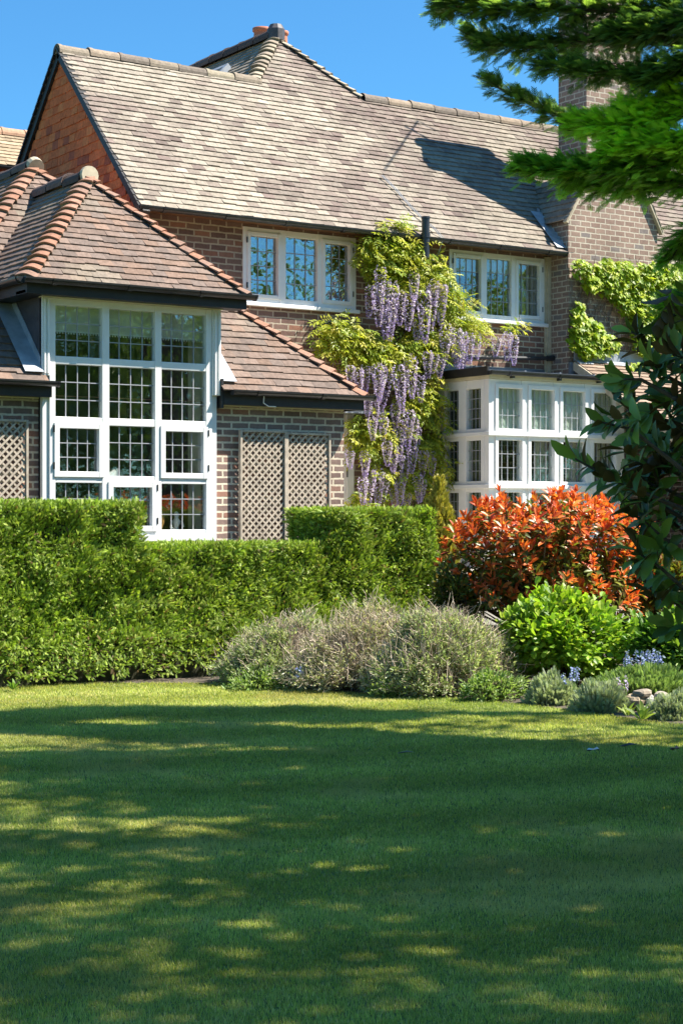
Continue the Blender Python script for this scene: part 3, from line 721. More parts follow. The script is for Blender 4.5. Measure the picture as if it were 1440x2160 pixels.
# ---- chimney pots behind the rear wing
mb = MB(); mb.box(13.55, 14.75, 22.3, 23.2, 5.0, 8.32); st2 = mb.build('chimney', M['brick_stack'], house)
st2['label'] = 'rear chimney behind the high ridge, only its pots showing'
for (x, y, ztop) in ((13.72, 22.5, 8.89), (14.28, 22.9, 9.02)):
    mb = MB(); h = ztop-8.32
    mb.lathe((x, y, 8.32), [(.135,0),(.135,h*.5),(.125,h-.09),(.122,h-.06),(.145,h-.045),(.145,h),(.11,h),(.10,h*.4)], 20); mb.build('chimney_pot', M['terracotta'], st2, smooth=True)

# ---- tiled lean-to at the right of the bay
PX = 16.06; pv = nrm((0,-1,-.555)); pl_ = 2.3
ptop = np.array((PX, 18.06, 3.61))
pr = tile_sheet('roof', ptop+pv*pl_, (1,0,0), -pv, [(0,0), (5.5,0), (5.5,pl_), (0,pl_)], lambda u, v, n, g: np.array((.29,.21,.155))*(1+g.normal(0, .13, n))[:, None], house, seed=33, gauge=.11)
pr['label'] = 'low tiled lean-to roof right of the bay window'
mb = MB(); mb.obox(ptop+(.0,0,-.05), ptop+pv*pl_+(.0,0,-.05), .05, .11); mb.build('verge', M['render'], pr)
mb = MB()
g5 = np.random.default_rng(5)
x = PX
while x < 20:
    w = g5.uniform(.12, .3); d = g5.uniform(.05, .13)
    mb.prism([ptop+(x-PX,-.01,.03), ptop+(x-PX+w,-.01,.03), ptop+(x-PX+w,-.01,.03)+pv*d, ptop+(x-PX,-.01,.03)+pv*(d+g5.uniform(-.02,.02))], (0,.004,.009))
    x += w
mb.box(PX+.02, 20, 18.075, 18.094, 3.62, 3.80)
mb.build('lead_flashing', M['lead'], pr)
pe = ptop+pv*pl_
gutter('gutter', pe+(0,-.05,0), pe+(5.5,-.05,0), pr)
mb = MB(); mb.box(BX1+.1, 21.5, pe[1]+.25, pe[1]+.35, 0, pe[2]+.1); mb.build('wall', M['cream'], house)
# ---- small pipework and cable
mb = MB(); p0 = onY(895, 462, 18.06); mb.tube([(13.50,18.06,5.37), (13.50,18.06,4.86), (13.50,18.38,4.60), (13.50,18.44,3.4)], .052, 14); mb.tube([(13.50,18.06,5.10),(13.50,18.06,5.16)], .062, 14); mb.tube([(13.50,18.06,5.345),(13.50,18.06,5.375)], .058, 14)
mb.tube([(13.52,18.1,4.95), (13.85,18.40,4.72)], .028, 8); mb.build('soil_pipe', M['black'], house)
mb = MB(); mb.tube([(13.9,18.40,3.60),(14.6,18.40,3.63),(15.5,18.40,3.66),(15.95,18.40,3.68)], .028, 8); mb.tube([(15.86,18.40,3.675),(15.98,18.40,3.685)], .04, 8); mb.tube([(13.4,18.35,3.55),(14.2,18.35,3.57)], .04, 8); mb.build('waste_pipe', M['black'], house)
cab = [onY(800, 378, 19.0), ]
cp = [mslope(13.43,19.0,.06), mslope(13.52,18.8,.05), mslope(13.55,18.6,.06), mslope(13.62,18.4,.06), mslope(13.72,18.2,.07), (13.8,18.08,5.1), (13.78,18.3,4.7)]
mb = MB(); mb.tube(cp, .0055, 6); mb.tube([np.array(p)+(.02,-.01,.004) for p in cp[:-1]], .0045, 6); mb.build('cable', M['lead'], house)
mb = MB(); q = [onY(557, 833, 16.38), onY(556, 850, 16.4), onY(566, 857, 16.4), onY(582, 858, 16.39)]; mb.tube(q, .006, 6); mb.build('cable', M['white'], house)
# ---- garden door in the corner
mb = MB()
a, b, c, d = DOOR
mb.box(a, a+.09, Y0-.02, Y0+.07, c, d); mb.box(b-.105, b, Y0-.02, Y0+.07, c, d); mb.box(a+.09, b-.105, Y0-.018, Y0+.068, d-.09, d)
df = mb.build('door_frame', M['white'], house)
mb = MB(); mb.box(a+.092, b-.107, Y0+.01, Y0+.05, c, d-.092)
for z0_, z1_ in ((c+.15, c+.85), (c+1.0, d-.25)): mb.box(a+.2, b-.22, Y0+.0, Y0+.009, z0_, z1_)
dl = mb.build('door', M['white'], df)
mb = MB(); mb.tube([(a+.16,Y0+.0,1.95),(a+.16,Y0-.05,1.95),(a+.26,Y0-.05,1.95)], .01, 8); mb.box(b-.115, b-.100, Y0-.03, Y0-.0205, 1.98, 2.08); mb.build('handle', M['black'], dl)
mb = MB(); mb.box(12.32, 13.06, 18.18, 18.495, 2.79, 2.825); mb.box(12.30, 12.36, 18.3, 18.495, 2.66, 2.79); mb.build_each('door_canopy', M['lead'], house)

# ================================================================== things on and by the house
def trellis(label, x0, x1, z0, z1, Y, cell=.083):
    t = thing('garden_trellis', label, 'trellis', ((x0+x1)/2, Y, z0), 'lattice panels on the brick wall')
    mb = MB()
    w = x1-x0; h = z1-z0
    for s, yy in ((1, 0.0), (-1, .011)):
        c = -h if s > 0 else 0
        c0, c1 = (-h, w) if s > 0 else (0, w+h)
        k = c0+cell*.5
        while k < c1:
            # line x = k + s*z within the panel
            za = max(0, -k if s > 0 else k-w); zb = min(h, w-k if s > 0 else k)
            if zb-za > .03:
                mb.obox((x0+k+s*za, Y+.012+yy, z0+za), (x0+k+s*zb, Y+.012+yy, z0+zb), .0095, .020, up=(0,0,1) if False else (s*-.7,0,.7))
            k += cell
    mb.build('lattice', M['trellis'], t)
    mb = MB()
    for xx in (x0, x1): mb.box(xx-.012, xx+.012, Y-.012, Y+.036, z0, z1)
    mb.box(x0+.012, x1-.012, Y-.01, Y+.034, z1-.022, z1); mb.box(x0+.012, x1-.012, Y-.01, Y+.034, z0, z0+.022)
    mb.build('frame', M['trellis'], t)
trellis('lattice trellis panel on brick wall just right of the stair window', 9.81, 10.388, 1.02, 2.44, 16.53)
trellis('lattice trellis panel on brick wall nearest the wisteria', 10.412, 10.985, 1.02, 2.425, 16.53)
trellis('lattice trellis panel at the far left edge, left of the stair window', 6.72, 7.262, 1.02, 2.47, 16.53)

lt = thing('wall_lantern', 'black tapered wall lantern among the wisteria under the small canopy', 'lantern', (13.02, 18.34, 2.46))
mb = MB(); lx, ly, l0, l1 = 13.02, 18.34, 2.42, 2.66
def ring(r, z): return [np.array((lx+a*r, ly+b*r, z)) for a, b in ((-1,-1),(1,-1),(1,1),(-1,1))]
lo, hi = ring(.075, l0), ring(.125, l1)
for k in range(4):
    mb.obox(lo[k], hi[k], .016, .016, up=(.3,.7,.2)); mb.obox(lo[k], lo[(k+1) % 4], .016, .016); mb.obox(hi[k], hi[(k+1) % 4], .02, .02)
top = ring(.14, l1+.012); t2 = ring(.03, l1+.10)
mb.add(top+t2, [(0,1,5,4),(1,2,6,5),(2,3,7,6),(3,0,4,7),(4,5,6,7),(3,2,1,0)])
mb.add(ring(.07, l0-.02)+ring(.02, l0-.06), [(0,1,5,4),(1,2,6,5),(2,3,7,6),(3,0,4,7),(3,2,1,0),(4,5,6,7)])
mb.tube([(lx,ly,l1+.10),(lx,ly,l1+.16),(lx,ly+.14,l1+.16)], .012, 8)
mb.build('frame', M['black'], lt)
mb = MB()
for k in range(4): mb.poly([lo[k], lo[(k+1) % 4], hi[(k+1) % 4], hi[k]])
mb.build('pane', M['lampglass'], lt)

# things seen through the stair window
rb = thing('roller_blind', 'pale half-drawn roller blind with fringed hem behind the top stair lights', 'blind', (8.45, 16.62, 3.7))
mb = MB(); mb.box(7.52, 9.38, 16.615, 16.62, 3.42, 3.70); mb.tube([(7.5,16.62,3.69),(9.39,16.62,3.69)], .025, 10); mb.build('cloth', M['blind'], rb)
mb = MB()
for x in np.arange(7.54, 9.37, .032): mb.lathe((x, 16.617, 3.395), [(.001,-.012),(.011,0),(.001,.012)], 6)
mb.box(7.52, 9.38, 16.613, 16.623, 3.405, 3.42); mb.build('fringe', M['ceramic'], rb)
bk = thing('wicker_ornament', 'round golden wicker ornament standing inside the stair window', 'ornament', (8.86, 16.72, 1.26))
mb = MB(); mb.lathe((8.86,16.72,1.26), [(.0,0),(.05,0),(.04,.04),(.06,.09),(.085,.16),(.08,.22),(.05,.265),(0,.275)], 18); mb.build('basket', M['wicker'], bk, smooth=True)
fg = thing('white_figurine', 'small white figurine beside the wicker ornament on the sill', 'figurine', (9.09, 16.70, 1.26))
mb = MB(); mb.lathe((9.09,16.70,1.26), [(.0,0),(.045,0),(.04,.03),(.02,.05),(.03,.12),(.045,.17),(.02,.20),(.028,.235),(.02,.265),(0,.275)], 14); mb.tube([(9.03,16.70,1.43),(9.01,16.68,1.36),(9.04,16.66,1.33)], .014, 6); mb.tube([(9.15,16.70,1.43),(9.17,16.68,1.36)], .014, 6); mb.build('body', M['ceramic'], fg, smooth=True)
ob = thing('white_ornament', 'small pale shell ornament on the transom inside the stair window', 'ornament', (8.27, 16.60, 1.90))
mb = MB(); mb.box(8.17,8.7,16.57,16.66,1.88,1.905); mb.prism([(8.21,16.6,1.906),(8.33,16.6,1.906),(8.335,16.6,1.99),(8.31,16.6,1.96),(8.29,16.6,1.98),(8.25,16.6,1.95),(8.22,16.6,1.94)], (0,.04,0)); mb.build('shell', M['ceramic'], ob)

# ================================================================== foliage
def norm(a): return a/np.maximum(np.linalg.norm(a, axis=1, keepdims=True), 1e-9)
def basis(D, Nn):
    D = norm(D); S = norm(np.cross(D, Nn)); U = np.cross(S, D); return D, S, U
T_LEAF = (np.array([(0,0,0),(.45,.5,.10),(1,0,-.06),(.45,-.5,.10),(.5,0,0)]), [np.array([[0,4,1],[4,2,1],[0,3,4],[4,3,2]])])
T_DIA = (np.array([(0,0,0),(.42,.5,.12),(1,0,-.08),(.42,-.5,.12)]), [np.array([[0,2,1],[0,3,2]])])
T_OVAL = (np.array([(0,0,0),(.22,.34,.05),(.55,.5,.09),(.85,.28,.02),(1,0,-.06),(.85,-.28,.02),(.55,-.5,.09),(.22,-.34,.05),(.22,0,-.01),(.55,0,.0),(.85,0,-.03)]),
          [np.array([[0,8,1],[0,7,8],[3,10,4],[10,5,4]]), np.array([[1,8,9,2],[8,7,6,9],[2,9,10,3],[9,6,5,10]])])
def frond_t(n=5, ang=42, w=.05, curl=.06):
    V = []; F = []
    def blade(p, a, l, ww):
        d = np.array((math.cos(a), math.sin(a), 0)); s = np.array((-d[1], d[0], 0)); b = len(V)
        V.extend([p-s*ww*.5, p+s*ww*.5, p+d*l*.55+s*ww*.75+np.array((0,0,curl*l)), p+d*l, p+d*l*.55-s*ww*.75+np.array((0,0,curl*l))])
        F.append([b, b+4, b+2, b+1]); F3.append([b+4, b+3, b+2])
    F3 = []
    blade(np.zeros(3), 0, 1, w*1.1)
    for i in range(n):
        t = .12+.7*i/n; l = .52*(1-.62*t)
        for sg in (1, -1): blade(np.array((t+(.05 if sg > 0 else 0), 0, 0)), sg*R(ang), l, w)
    return np.array(V), [np.array(F), np.array(F3)]
T_FROND = frond_t(5, 38, .044)
T_PLUME = frond_t(4, 30, .055)
T_FROND_S = frond_t(3, 40, .085)
T_SPRIG = frond_t(4, 35, .07)
def lobed_t():
    pts = [(0,0),(.02,.16),(.28,.5),(.36,.24),(.62,.34),(.62,.14),(1,0),(.62,-.14),(.62,-.34),(.36,-.24),(.28,-.5),(.02,-.16)]
    V = np.array([(a, b, .08*abs(b)*2-.1*a*a) for a, b in pts]+[(.3,0,0)])
    n = len(pts)
    return V, [np.array([[12, (i+1) % n, i] for i in range(n)])]
T_LOBED = lobed_t()
def scatter(P, D, Nn, L, Wd, tmpl):
    TV, TF = tmpl; n = len(P); m = len(TV)
    D, S, U = basis(D, Nn)
    L = np.broadcast_to(L, (n,)); Wd = np.broadcast_to(Wd, (n,))
    V = P[:, None, :]+TV[None, :, 0, None]*(L[:, None, None]*D[:, None, :])+TV[None, :, 1, None]*(Wd[:, None, None]*S[:, None, :])+TV[None, :, 2, None]*(L[:, None, None]*U[:, None, :])
    F = [(np.arange(n)[:, None, None]*m+f[None]).reshape(-1, f.shape[1]) for f in TF]
    return V.reshape(-1, 3), F, m
def leaves(name, P, D, Nn, L, Wd, tmpl, C, mat, parent=None, tip=0, smooth=False):
    V, F, m = scatter(np.asarray(P), np.asarray(D), np.asarray(Nn), L, Wd, tmpl)
    Cv = np.repeat(C, m, axis=0)
    if tip: Cv = Cv*np.tile(1-tip*.5+tip*np.clip(tmpl[0][:, 0], 0, 1), len(C))[:, None]       # paler new growth at the tips
    me = np_mesh(name, V, F, mat, Cv, smooth)
    return obj_from(name, me, parent)
def rdir(n, g): return norm(g.normal(size=(n, 3)))
def pal(n, g, cols, w=None, sd=.14):
    cols = np.array(cols); i = g.choice(len(cols), n, p=w)
    return np.clip(cols[i]*(1+g.normal(0, sd, n))[:, None], 0.002, 1)
def clumps(ctr, rad, nc, per, g, shell=.55, cr=.28):
    """leaf positions gathered in clumps inside an ellipsoid; returns points and outward directions"""
    d = rdir(nc, g); r = (shell+(1-shell)*g.random(nc))[:, None]
    r = r*(.80+.40*vnoise(d[:, 0]*2.3+nc*.37, d[:, 1]*2.3+d[:, 2]*1.9+5))[:, None]                # uneven outline
    cc = d*r*np.array(rad)
    k = g.integers(0, nc, nc*per); off = rdir(nc*per, g)*(g.random(nc*per)**.5)[:, None]*cr*np.mean(rad)
    p = cc[k]+off
    out = norm(p/np.array(rad)+.6*rdir(len(p), g)*.6)
    return p+np.array(ctr), out

# ---- clipped hedge
g = np.random.default_rng(41)
HF, HB, HX0, HX1 = 14.10, 14.75, 3.2, 10.68
HPROF = [(HX0, 7.28, 1.60), (7.28, 9.315, 1.213), (9.315, HX1, 1.540)]
hedge = thing('hedge', 'long clipped green conifer hedge stepped lower in front of the stair window', 'hedge', (7, 14.4, 0))
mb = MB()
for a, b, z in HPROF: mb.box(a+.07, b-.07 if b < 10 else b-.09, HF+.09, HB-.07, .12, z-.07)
mb.box(4.5, 7.6, HF-.02, HF+.089, 0, .30); mb.box(7.601, HX1-.12, HF-.12, HF+.089, 0, .26)  # low dark boxes put the shadow at the hedge foot into colour
mb.build('inner_growth_foot_shade', M['shade'], hedge)
mb = MB()
for x in np.arange(HX0+.2, HX1, .34):
    xx = x+g.uniform(-.1, .1); mb.tube([(xx, HF+.3, -.02), (xx+g.uniform(-.05,.05), HF+.25, .45)], [.035, .025], 7)
mb.build('trunk', M['bark'], hedge)
P, Nn = [], []
def surf(n, x0, x1, y0, y1, z0, z1, nr):
    p = np.stack([g.uniform(x0, x1, n), g.uniform(y0, y1, n), g.uniform(z0, z1, n)], 1); P.append(p); Nn.append(np.tile(nr, (n, 1)).astype(float))
dens = 9600
for a, b, z in HPROF:
    surf(int(dens*(b-a)*(z-.05)), a, b, HF, HF, .06, z, (0,-1,0)); surf(int(dens*1.15*(b-a)*.65), a, b, HF, HB, z, z, (0,0,1)); surf(int(dens*.5*(b-a)*z), a, b, HB, HB, .06, z, (0,1,0))
surf(int(dens*.65*.42), 7.28, 7.28, HF, HB, 1.2, 1.6, (1,0,0)); surf(int(dens*.65*.42), 9.315, 9.315, HF, HB, 1.2, 1.54, (-1,0,0)); surf(int(dens*.65*1.5), HX1, HX1, HF, HB, .06, 1.54, (1,0,0))
P = np.concatenate(P); Nn = np.concatenate(Nn); n = len(P)
f1 = fbm(P[:, 0]*3.1+P[:, 1]*2, P[:, 2]*3.1); f2 = fbm(P[:, 0]*7+9, P[:, 2]*7+P[:, 1]*5)
istop = Nn[:, 2] > .5
depth = np.where(istop, g.uniform(-.006, .07, n), g.uniform(-.015, .10, n)+(f1-.5)*.16+(f2-.45)*.16)
low = (~istop) & (P[:, 2] < .32)
keep = ~(low & (g.random(n) < (.36-P[:, 2])*3.4*(.1+1.6*f2))); 
P = P-Nn*depth[:, None]
front = Nn[:, 1] < -.5                                             # untrimmed growth leans out over the lawn low down
P[:, 1] -= np.where(front, .42*np.clip((.85-P[:, 2])/.85, 0, 1)**2.0*np.clip((P[:, 0]-5.2)/2.6, .12, 1.5)*(.75+.5*f1), 0)
fx = (fbm(P[:, 0]*5.5+3, P[:, 2]*5.5+P[:, 1]*4)-.5)*1.5; fz = (fbm(P[:, 0]*5+13, P[:, 2]*5+P[:, 1]*4+7)-.4)*1.3      # neighbouring sprays sweep the same way
D = norm(Nn*.5+rdir(n, g)*.68+np.stack([fx, np.zeros(n), fz+.35], 1)+np.where(low[:, None], np.array((0,-.25,-.5)), 0))
U = norm(Nn*.9+rdir(n, g)*.55+np.array((0,0,.3)))
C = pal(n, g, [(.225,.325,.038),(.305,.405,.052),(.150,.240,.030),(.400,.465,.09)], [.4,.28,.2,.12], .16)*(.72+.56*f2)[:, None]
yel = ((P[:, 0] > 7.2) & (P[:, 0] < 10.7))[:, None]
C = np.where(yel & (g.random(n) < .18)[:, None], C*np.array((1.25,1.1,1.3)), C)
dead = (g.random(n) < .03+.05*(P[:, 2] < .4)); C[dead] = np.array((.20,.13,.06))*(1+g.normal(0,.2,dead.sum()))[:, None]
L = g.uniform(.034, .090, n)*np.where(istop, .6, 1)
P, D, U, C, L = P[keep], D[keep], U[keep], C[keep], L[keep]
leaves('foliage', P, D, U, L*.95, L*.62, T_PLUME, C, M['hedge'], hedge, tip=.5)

# ---- ground, lawn, bed, terrace
mb = MB(); mb.box(-400, 400, -400, 400, -.5, -.03)
tag(mb.build('ground', basic('rough meadow ground', (.09,.12,.035), .95, noise=(.6, .7, 1.3))), kind='structure')
EDGE = [(-600,1456), (-250,1449), (0,1445), (250,1440), (500,1441), (660,1455), (800,1464), (950,1472), (1100,1484), (1220,1500), (1330,1515), (1440,1529), (1700,1562), (2100,1610)]
edge = np.array([ground(*p)[:2] for p in EDGE])
def edge_dist(P2):
    """signed distance-ish: negative on the lawn side (towards the camera)"""
    Zc = P2[:, 0]*SY+P2[:, 1]*CY; Xc = P2[:, 0]*CY-P2[:, 1]*SY
    ez = edge[:, 0]*SY+edge[:, 1]*CY; ex = edge[:, 0]*CY-edge[:, 1]*SY
    o = np.argsort(ex); return Zc-np.interp(Xc, ex[o], ez[o])
lm = bpy.data.materials.new('mown lawn'); nt, N, Lk, Pn = nt_of(lm)
geo = N.new('ShaderNodeNewGeometry'); na = N.new('ShaderNodeTexNoise'); na.inputs['Scale'].default_value = 1.6; na.inputs['Detail'].default_value = 8; na.inputs['Roughness'].default_value = .7
Lk.new(geo.outputs['Position'], na.inputs['Vector'])
cr = N.new('ShaderNodeValToRGB'); cr.color_ramp.elements[0].position = .3; cr.color_ramp.elements[0].color = (.10,.145,.04,1); cr.color_ramp.elements[1].position = .7; cr.color_ramp.elements[1].color = (.20,.23,.08,1)
Lk.new(na.outputs['Fac'], cr.inputs[0]); Lk.new(cr.outputs[0], Pn.inputs['Base Color']); Pn.inputs['Roughness'].default_value = .95; Pn.inputs['Specular IOR Level'].default_value = .1
pts = [cw(-14, -8)[:2], *edge, cw(14, 11.0)[:2], cw(14, -8)[:2]]
e2 = [cw(-14, 13.6)[:2]]+list(edge)+[cw(14, 10.0)[:2]]
lv = [(p[0], p[1], -.004) for p in [cw(14,-8)[:2], cw(-14,-8)[:2]]+e2]
mb = MB(); mb.poly(list(reversed(lv)) if False else lv); tag(mb.build('lawn', lm), kind='structure')
# bed: rises from the lawn edge to the terrace
rows = []
for (x, y) in e2:
    fwd = np.array((SY, CY)); r = []
    for dz, h in ((-.02,-.012), (.25,.03), (.8,.07), (1.6,.22), (2.6,.45), (4.2,.62), (7.5,.64)):
        hh = h if x > 10.6 else h*np.clip((x-9.6)/1.0, 0, 1)
        r.append((x+fwd[0]*dz, y+fwd[1]*dz, hh))
    rows.append(r)
mb = MB(); m_ = len(rows[0]); fl = [p for r in rows for p in r]
mb.add(fl, [(i*m_+j, (i+1)*m_+j, (i+1)*m_+j+1, i*m_+j+1) for i in range(len(rows)-1) for j in range(m_-1)])
tag(mb.build('flower_bed', M['soil']), kind='structure')
mb = MB(); mb.box(10.95, 22, 15.9, 18.6, .2, .80)
for x in np.arange(11, 21, .62): mb.box(x, x+.6, 15.88, 16.5, .801, .83)
tag(mb.build('terrace', M['paving']), kind='structure')

# ---- grass blades on the lawn
def grass():
    g = np.random.default_rng(51)
    n0 = 860000
    Zc = 4.2*(15.6/4.2)**(g.random(n0)**.86); half = np.where(g.random(n0) < .68, .215*Zc+.5, .30*Zc+3.2); Xc = (g.random(n0)*2-1)*half
    xy = np.stack([SY*Zc+CY*Xc, CY*Zc-SY*Xc], 1)
    d = edge_dist(xy); ok = d < -.01+.03*g.random(n0); xy = xy[ok]; Zc = Zc[ok]; Xc = Xc[ok]; d = d[ok]; n = len(xy)
    stripe = np.sin((Zc*.93-Xc*.30)*2*math.pi/1.15)                       # mowing lanes lean one way, then the other
    f = fbm(xy[:, 0]*1.3, xy[:, 1]*1.3); f2 = fbm(xy[:, 0]*5.5+3, xy[:, 1]*5.5); f3 = fbm(xy[:, 0]*.45+8, xy[:, 1]*.45)
    hgt = g.uniform(.007, .020, n)*(.7+.6*f2)*np.clip(.62+.03*Zc, .7, 1); wd = (.0022+.00030*Zc)*g.uniform(.7, 1.4, n)
    a = g.uniform(0, 2*math.pi, n); lean = g.uniform(.15, .9, n)*hgt
    dirx = np.cos(a)*lean+SY*.30*hgt*stripe; diry = np.sin(a)*lean+CY*.30*hgt*stripe
    b = a+math.pi/2+g.normal(0, .5, n); sx, sy = np.cos(b)*wd/2, np.sin(b)*wd/2
    z0 = np.zeros(n)-.004
    V = np.stack([np.stack([xy[:, 0]-sx, xy[:, 1]-sy, z0], 1), np.stack([xy[:, 0]+sx, xy[:, 1]+sy, z0], 1), np.stack([xy[:, 0]+dirx, xy[:, 1]+diry, hgt], 1)], 1)
    C = pal(n, g, [(.42,.46,.11),(.51,.52,.135),(.31,.37,.095),(.62,.54,.24)], [.36,.28,.22,.14], .18)
    dry = np.clip((f-.50)*5+(f2-.5)*2.2, 0, 1)[:, None]; C = C*(1-.62*dry)+np.array((.55,.46,.20))*.62*dry
    lush = np.clip((f3-.55)*5, 0, 1)[:, None]; C = C*(1-.4*lush)+np.array((.22,.34,.09))*.4*lush
    C = C*(1+.14*stripe)[:, None]*(.8+.4*f2)[:, None]  # lanes tinted too: light on the leaning blades put into the colour
    me = np_mesh('grass', V.reshape(-1, 3), [np.arange(3*n).reshape(-1, 3)], M['grass'], np.repeat(C, 3, axis=0))
    tag(obj_from('grass', me), kind='stuff')
grass()

# ---- shrubs
def shrub_stems(mb, base, tops, g, r0=.012, r1=.003, bend=.12, c=None, n=5):
    for t in tops:
        b = np.array(base)+np.array((g.normal(0, .06), g.normal(0, .06), 0)); t = np.array(t); m = (b+t)/2+g.normal(0, bend, 3)*np.array((1,1,.3))
        pts = [b*(1-u)**2+2*m*u*(1-u)+t*u*u for u in np.linspace(0, 1, n)]
        mb.tube(pts, list(np.linspace(r0, r1, n)), 5, cap=False, c=c)
def span(px0, px1, pyb, pyt, Z):
    """centre on the ground, half width and height of a shrub seen between these pixels at distance Z"""
    c = atZ((px0+px1)/2, pyb, Z); return c, (px1-px0)/2/FPX*Z, (pyb-pyt)/FPX*Z

# red-leaved evergreen shrub
g = np.random.default_rng(61)
c, hw, hh = span(925, 1400, 1310, 1050, 16.4)
red = thing('photinia_shrub', 'large rounded shrub with glossy orange red young leaves before the bay window', 'shrub', c)
nc = 470
d = rdir(nc*3, g); d = d[d[:, 2] > -.55][:nc]; nc = len(d)
rr = g.uniform(.72, 1.07, nc)
rad = np.array((hw*.97, hw*.72, hh*.54)); cc0 = c+np.array((0,0,hh*.50))
d = np.sign(d)*np.abs(d)**np.array((.8,.8,.62)); tips = cc0+d*rr[:, None]*rad; tips[:, 2] += (vnoise(tips[:, 0]*4, tips[:, 1]*4)-.5)*.22
up = norm(d*.55+np.array((0,0,.75))+g.normal(0, .22, (nc, 3)))
P, D, U, L, C = [], [], [], [], []
topness = np.clip((tips[:, 2]-c[2])/hh, 0, 1.1)
for ring_, (na_, tilt, off) in enumerate(((5, .45, .0), (6, .95, -.045), (6, 1.3, -.11))):
    for k in range(na_):
        a = 2*math.pi*k/na_+g.uniform(-.4, .4, nc)+ring_; ax = norm(np.cross(up, rdir(nc, g))); bx = np.cross(up, ax)
        rad_ = ax*np.cos(a)[:, None]+bx*np.sin(a)[:, None]; t = tilt+g.normal(0, .2, nc)
        P.append(tips+up*off); D.append(up*np.cos(t)[:, None]+rad_*np.sin(t)[:, None]); U.append(up*np.sin(t)[:, None]-rad_*np.cos(t)[:, None])
        L.append(g.uniform(.072, .122, nc)*(1 if ring_ else .8))
        isred = g.random(nc) < np.clip((1.25, .95, .48)[ring_]-.55*(1-topness), .08, 1)
        r_ = pal(nc, g, [(.72,.175,.040),(.62,.110,.040),(.78,.27,.06),(.55,.12,.055)], [.4,.2,.25,.15]); gr = pal(nc, g, [(.13,.16,.025),(.20,.22,.03),(.17,.10,.03),(.09,.12,.03)], [.3,.3,.2,.2])
        C.append(np.where(isred[:, None], r_, gr))
P, D, U, L, C = map(np.concatenate, (P, D, U, L, C))
leaves('leaves', P, D, U, L, L*.36, T_OVAL, C, M['redleaf'], red, smooth=True)
pi, oi = clumps(cc0-np.array((0,0,.05)), rad*.84, 200, 34, g, .3, .22)
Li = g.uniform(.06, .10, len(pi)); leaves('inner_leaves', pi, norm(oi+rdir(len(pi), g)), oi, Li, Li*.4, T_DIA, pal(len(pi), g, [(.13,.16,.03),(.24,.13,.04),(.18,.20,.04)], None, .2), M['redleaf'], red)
mb = MB(); shrub_stems(mb, c-np.array((0,0,.25)), tips[::6], g, .018, .004, .15); mb.build('stems', M['bark'], red)

def leafy_bush(name, label, cat, px0, px1, pyb, pyt, Z, n, size, cols, tmpl, mat, seed, depth=.8, aspect=.62, up=.5, nc=90, wts=None, sink=.0):
    g = np.random.default_rng(seed); c, hw, hh = span(px0, px1, pyb, pyt, Z); c[2] -= sink
    t = thing(name, label, cat, c)
    rad = np.array((hw, hw*depth, hh*.56)); ctr = c+np.array((0,0,hh*.47))
    p, out = clumps(ctr, rad, nc, n//nc, g, .62, .30)
    p[:, 2] = np.maximum(p[:, 2], c[2]+.02)
    nn = len(p); D = norm(out*.8+rdir(nn, g)*.6+np.array((0,0,up-.3))); U = norm(out*.5+np.array((0,0,.9))+rdir(nn, g)*.4)
    L = g.uniform(size*.65, size*1.25, nn)
    leaves('leaves', p, D, U, L, L*aspect, tmpl, pal(nn, g, cols, wts, .13), mat, t)
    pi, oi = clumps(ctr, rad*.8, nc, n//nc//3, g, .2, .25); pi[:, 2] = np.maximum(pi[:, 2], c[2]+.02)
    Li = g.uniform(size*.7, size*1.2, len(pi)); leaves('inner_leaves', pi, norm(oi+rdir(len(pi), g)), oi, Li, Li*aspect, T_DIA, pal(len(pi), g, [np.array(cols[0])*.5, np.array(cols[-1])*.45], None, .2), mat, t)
    mb = MB(); shrub_stems(mb, c-np.array((0,0,.1)), p[g.integers(0, nn, 60)], g, .008, .002, .08); mb.build('stems', M['bark'], t)
    return t, c, hw, hh
LIME = [(.20,.34,.028),(.28,.42,.035),(.15,.27,.03),(.36,.46,.05)]
leafy_bush('hydrangea_bush', 'bright lime green leafy bush below the red shrub', 'bush', 1036, 1335, 1425, 1262, 15.0, 5200, .070, LIME, T_OVAL, M['leaf'], 62, aspect=.66)
leafy_bush('leafy_bush', 'mid green broad-leaved bush at the right edge above the bluebells', 'bush', 1315, 1530, 1415, 1302, 14.8, 3600, .075, [(.11,.22,.03),(.17,.30,.035),(.08,.17,.03),(.24,.36,.05)], T_OVAL, M['leaf'], 63, aspect=.62)
leafy_bush('green_shrub', 'shaded green shrub under the dark magnolia at the right edge', 'shrub', 1290, 1480, 1300, 1180, 16.8, 3000, .09, [(.13,.16,.025),(.20,.20,.03),(.26,.12,.03),(.09,.13,.03)], T_OVAL, M['redleaf'], 64, aspect=.4)

leafy_bush('low_shrub', 'dark green low shrub in the gap between the hedge end and the red shrub', 'shrub', 900, 1010, 1330, 1195, 16.0, 2600, .06, [(.10,.15,.03),(.15,.19,.04),(.20,.14,.04)], T_OVAL, M['redleaf'], 65, aspect=.42)
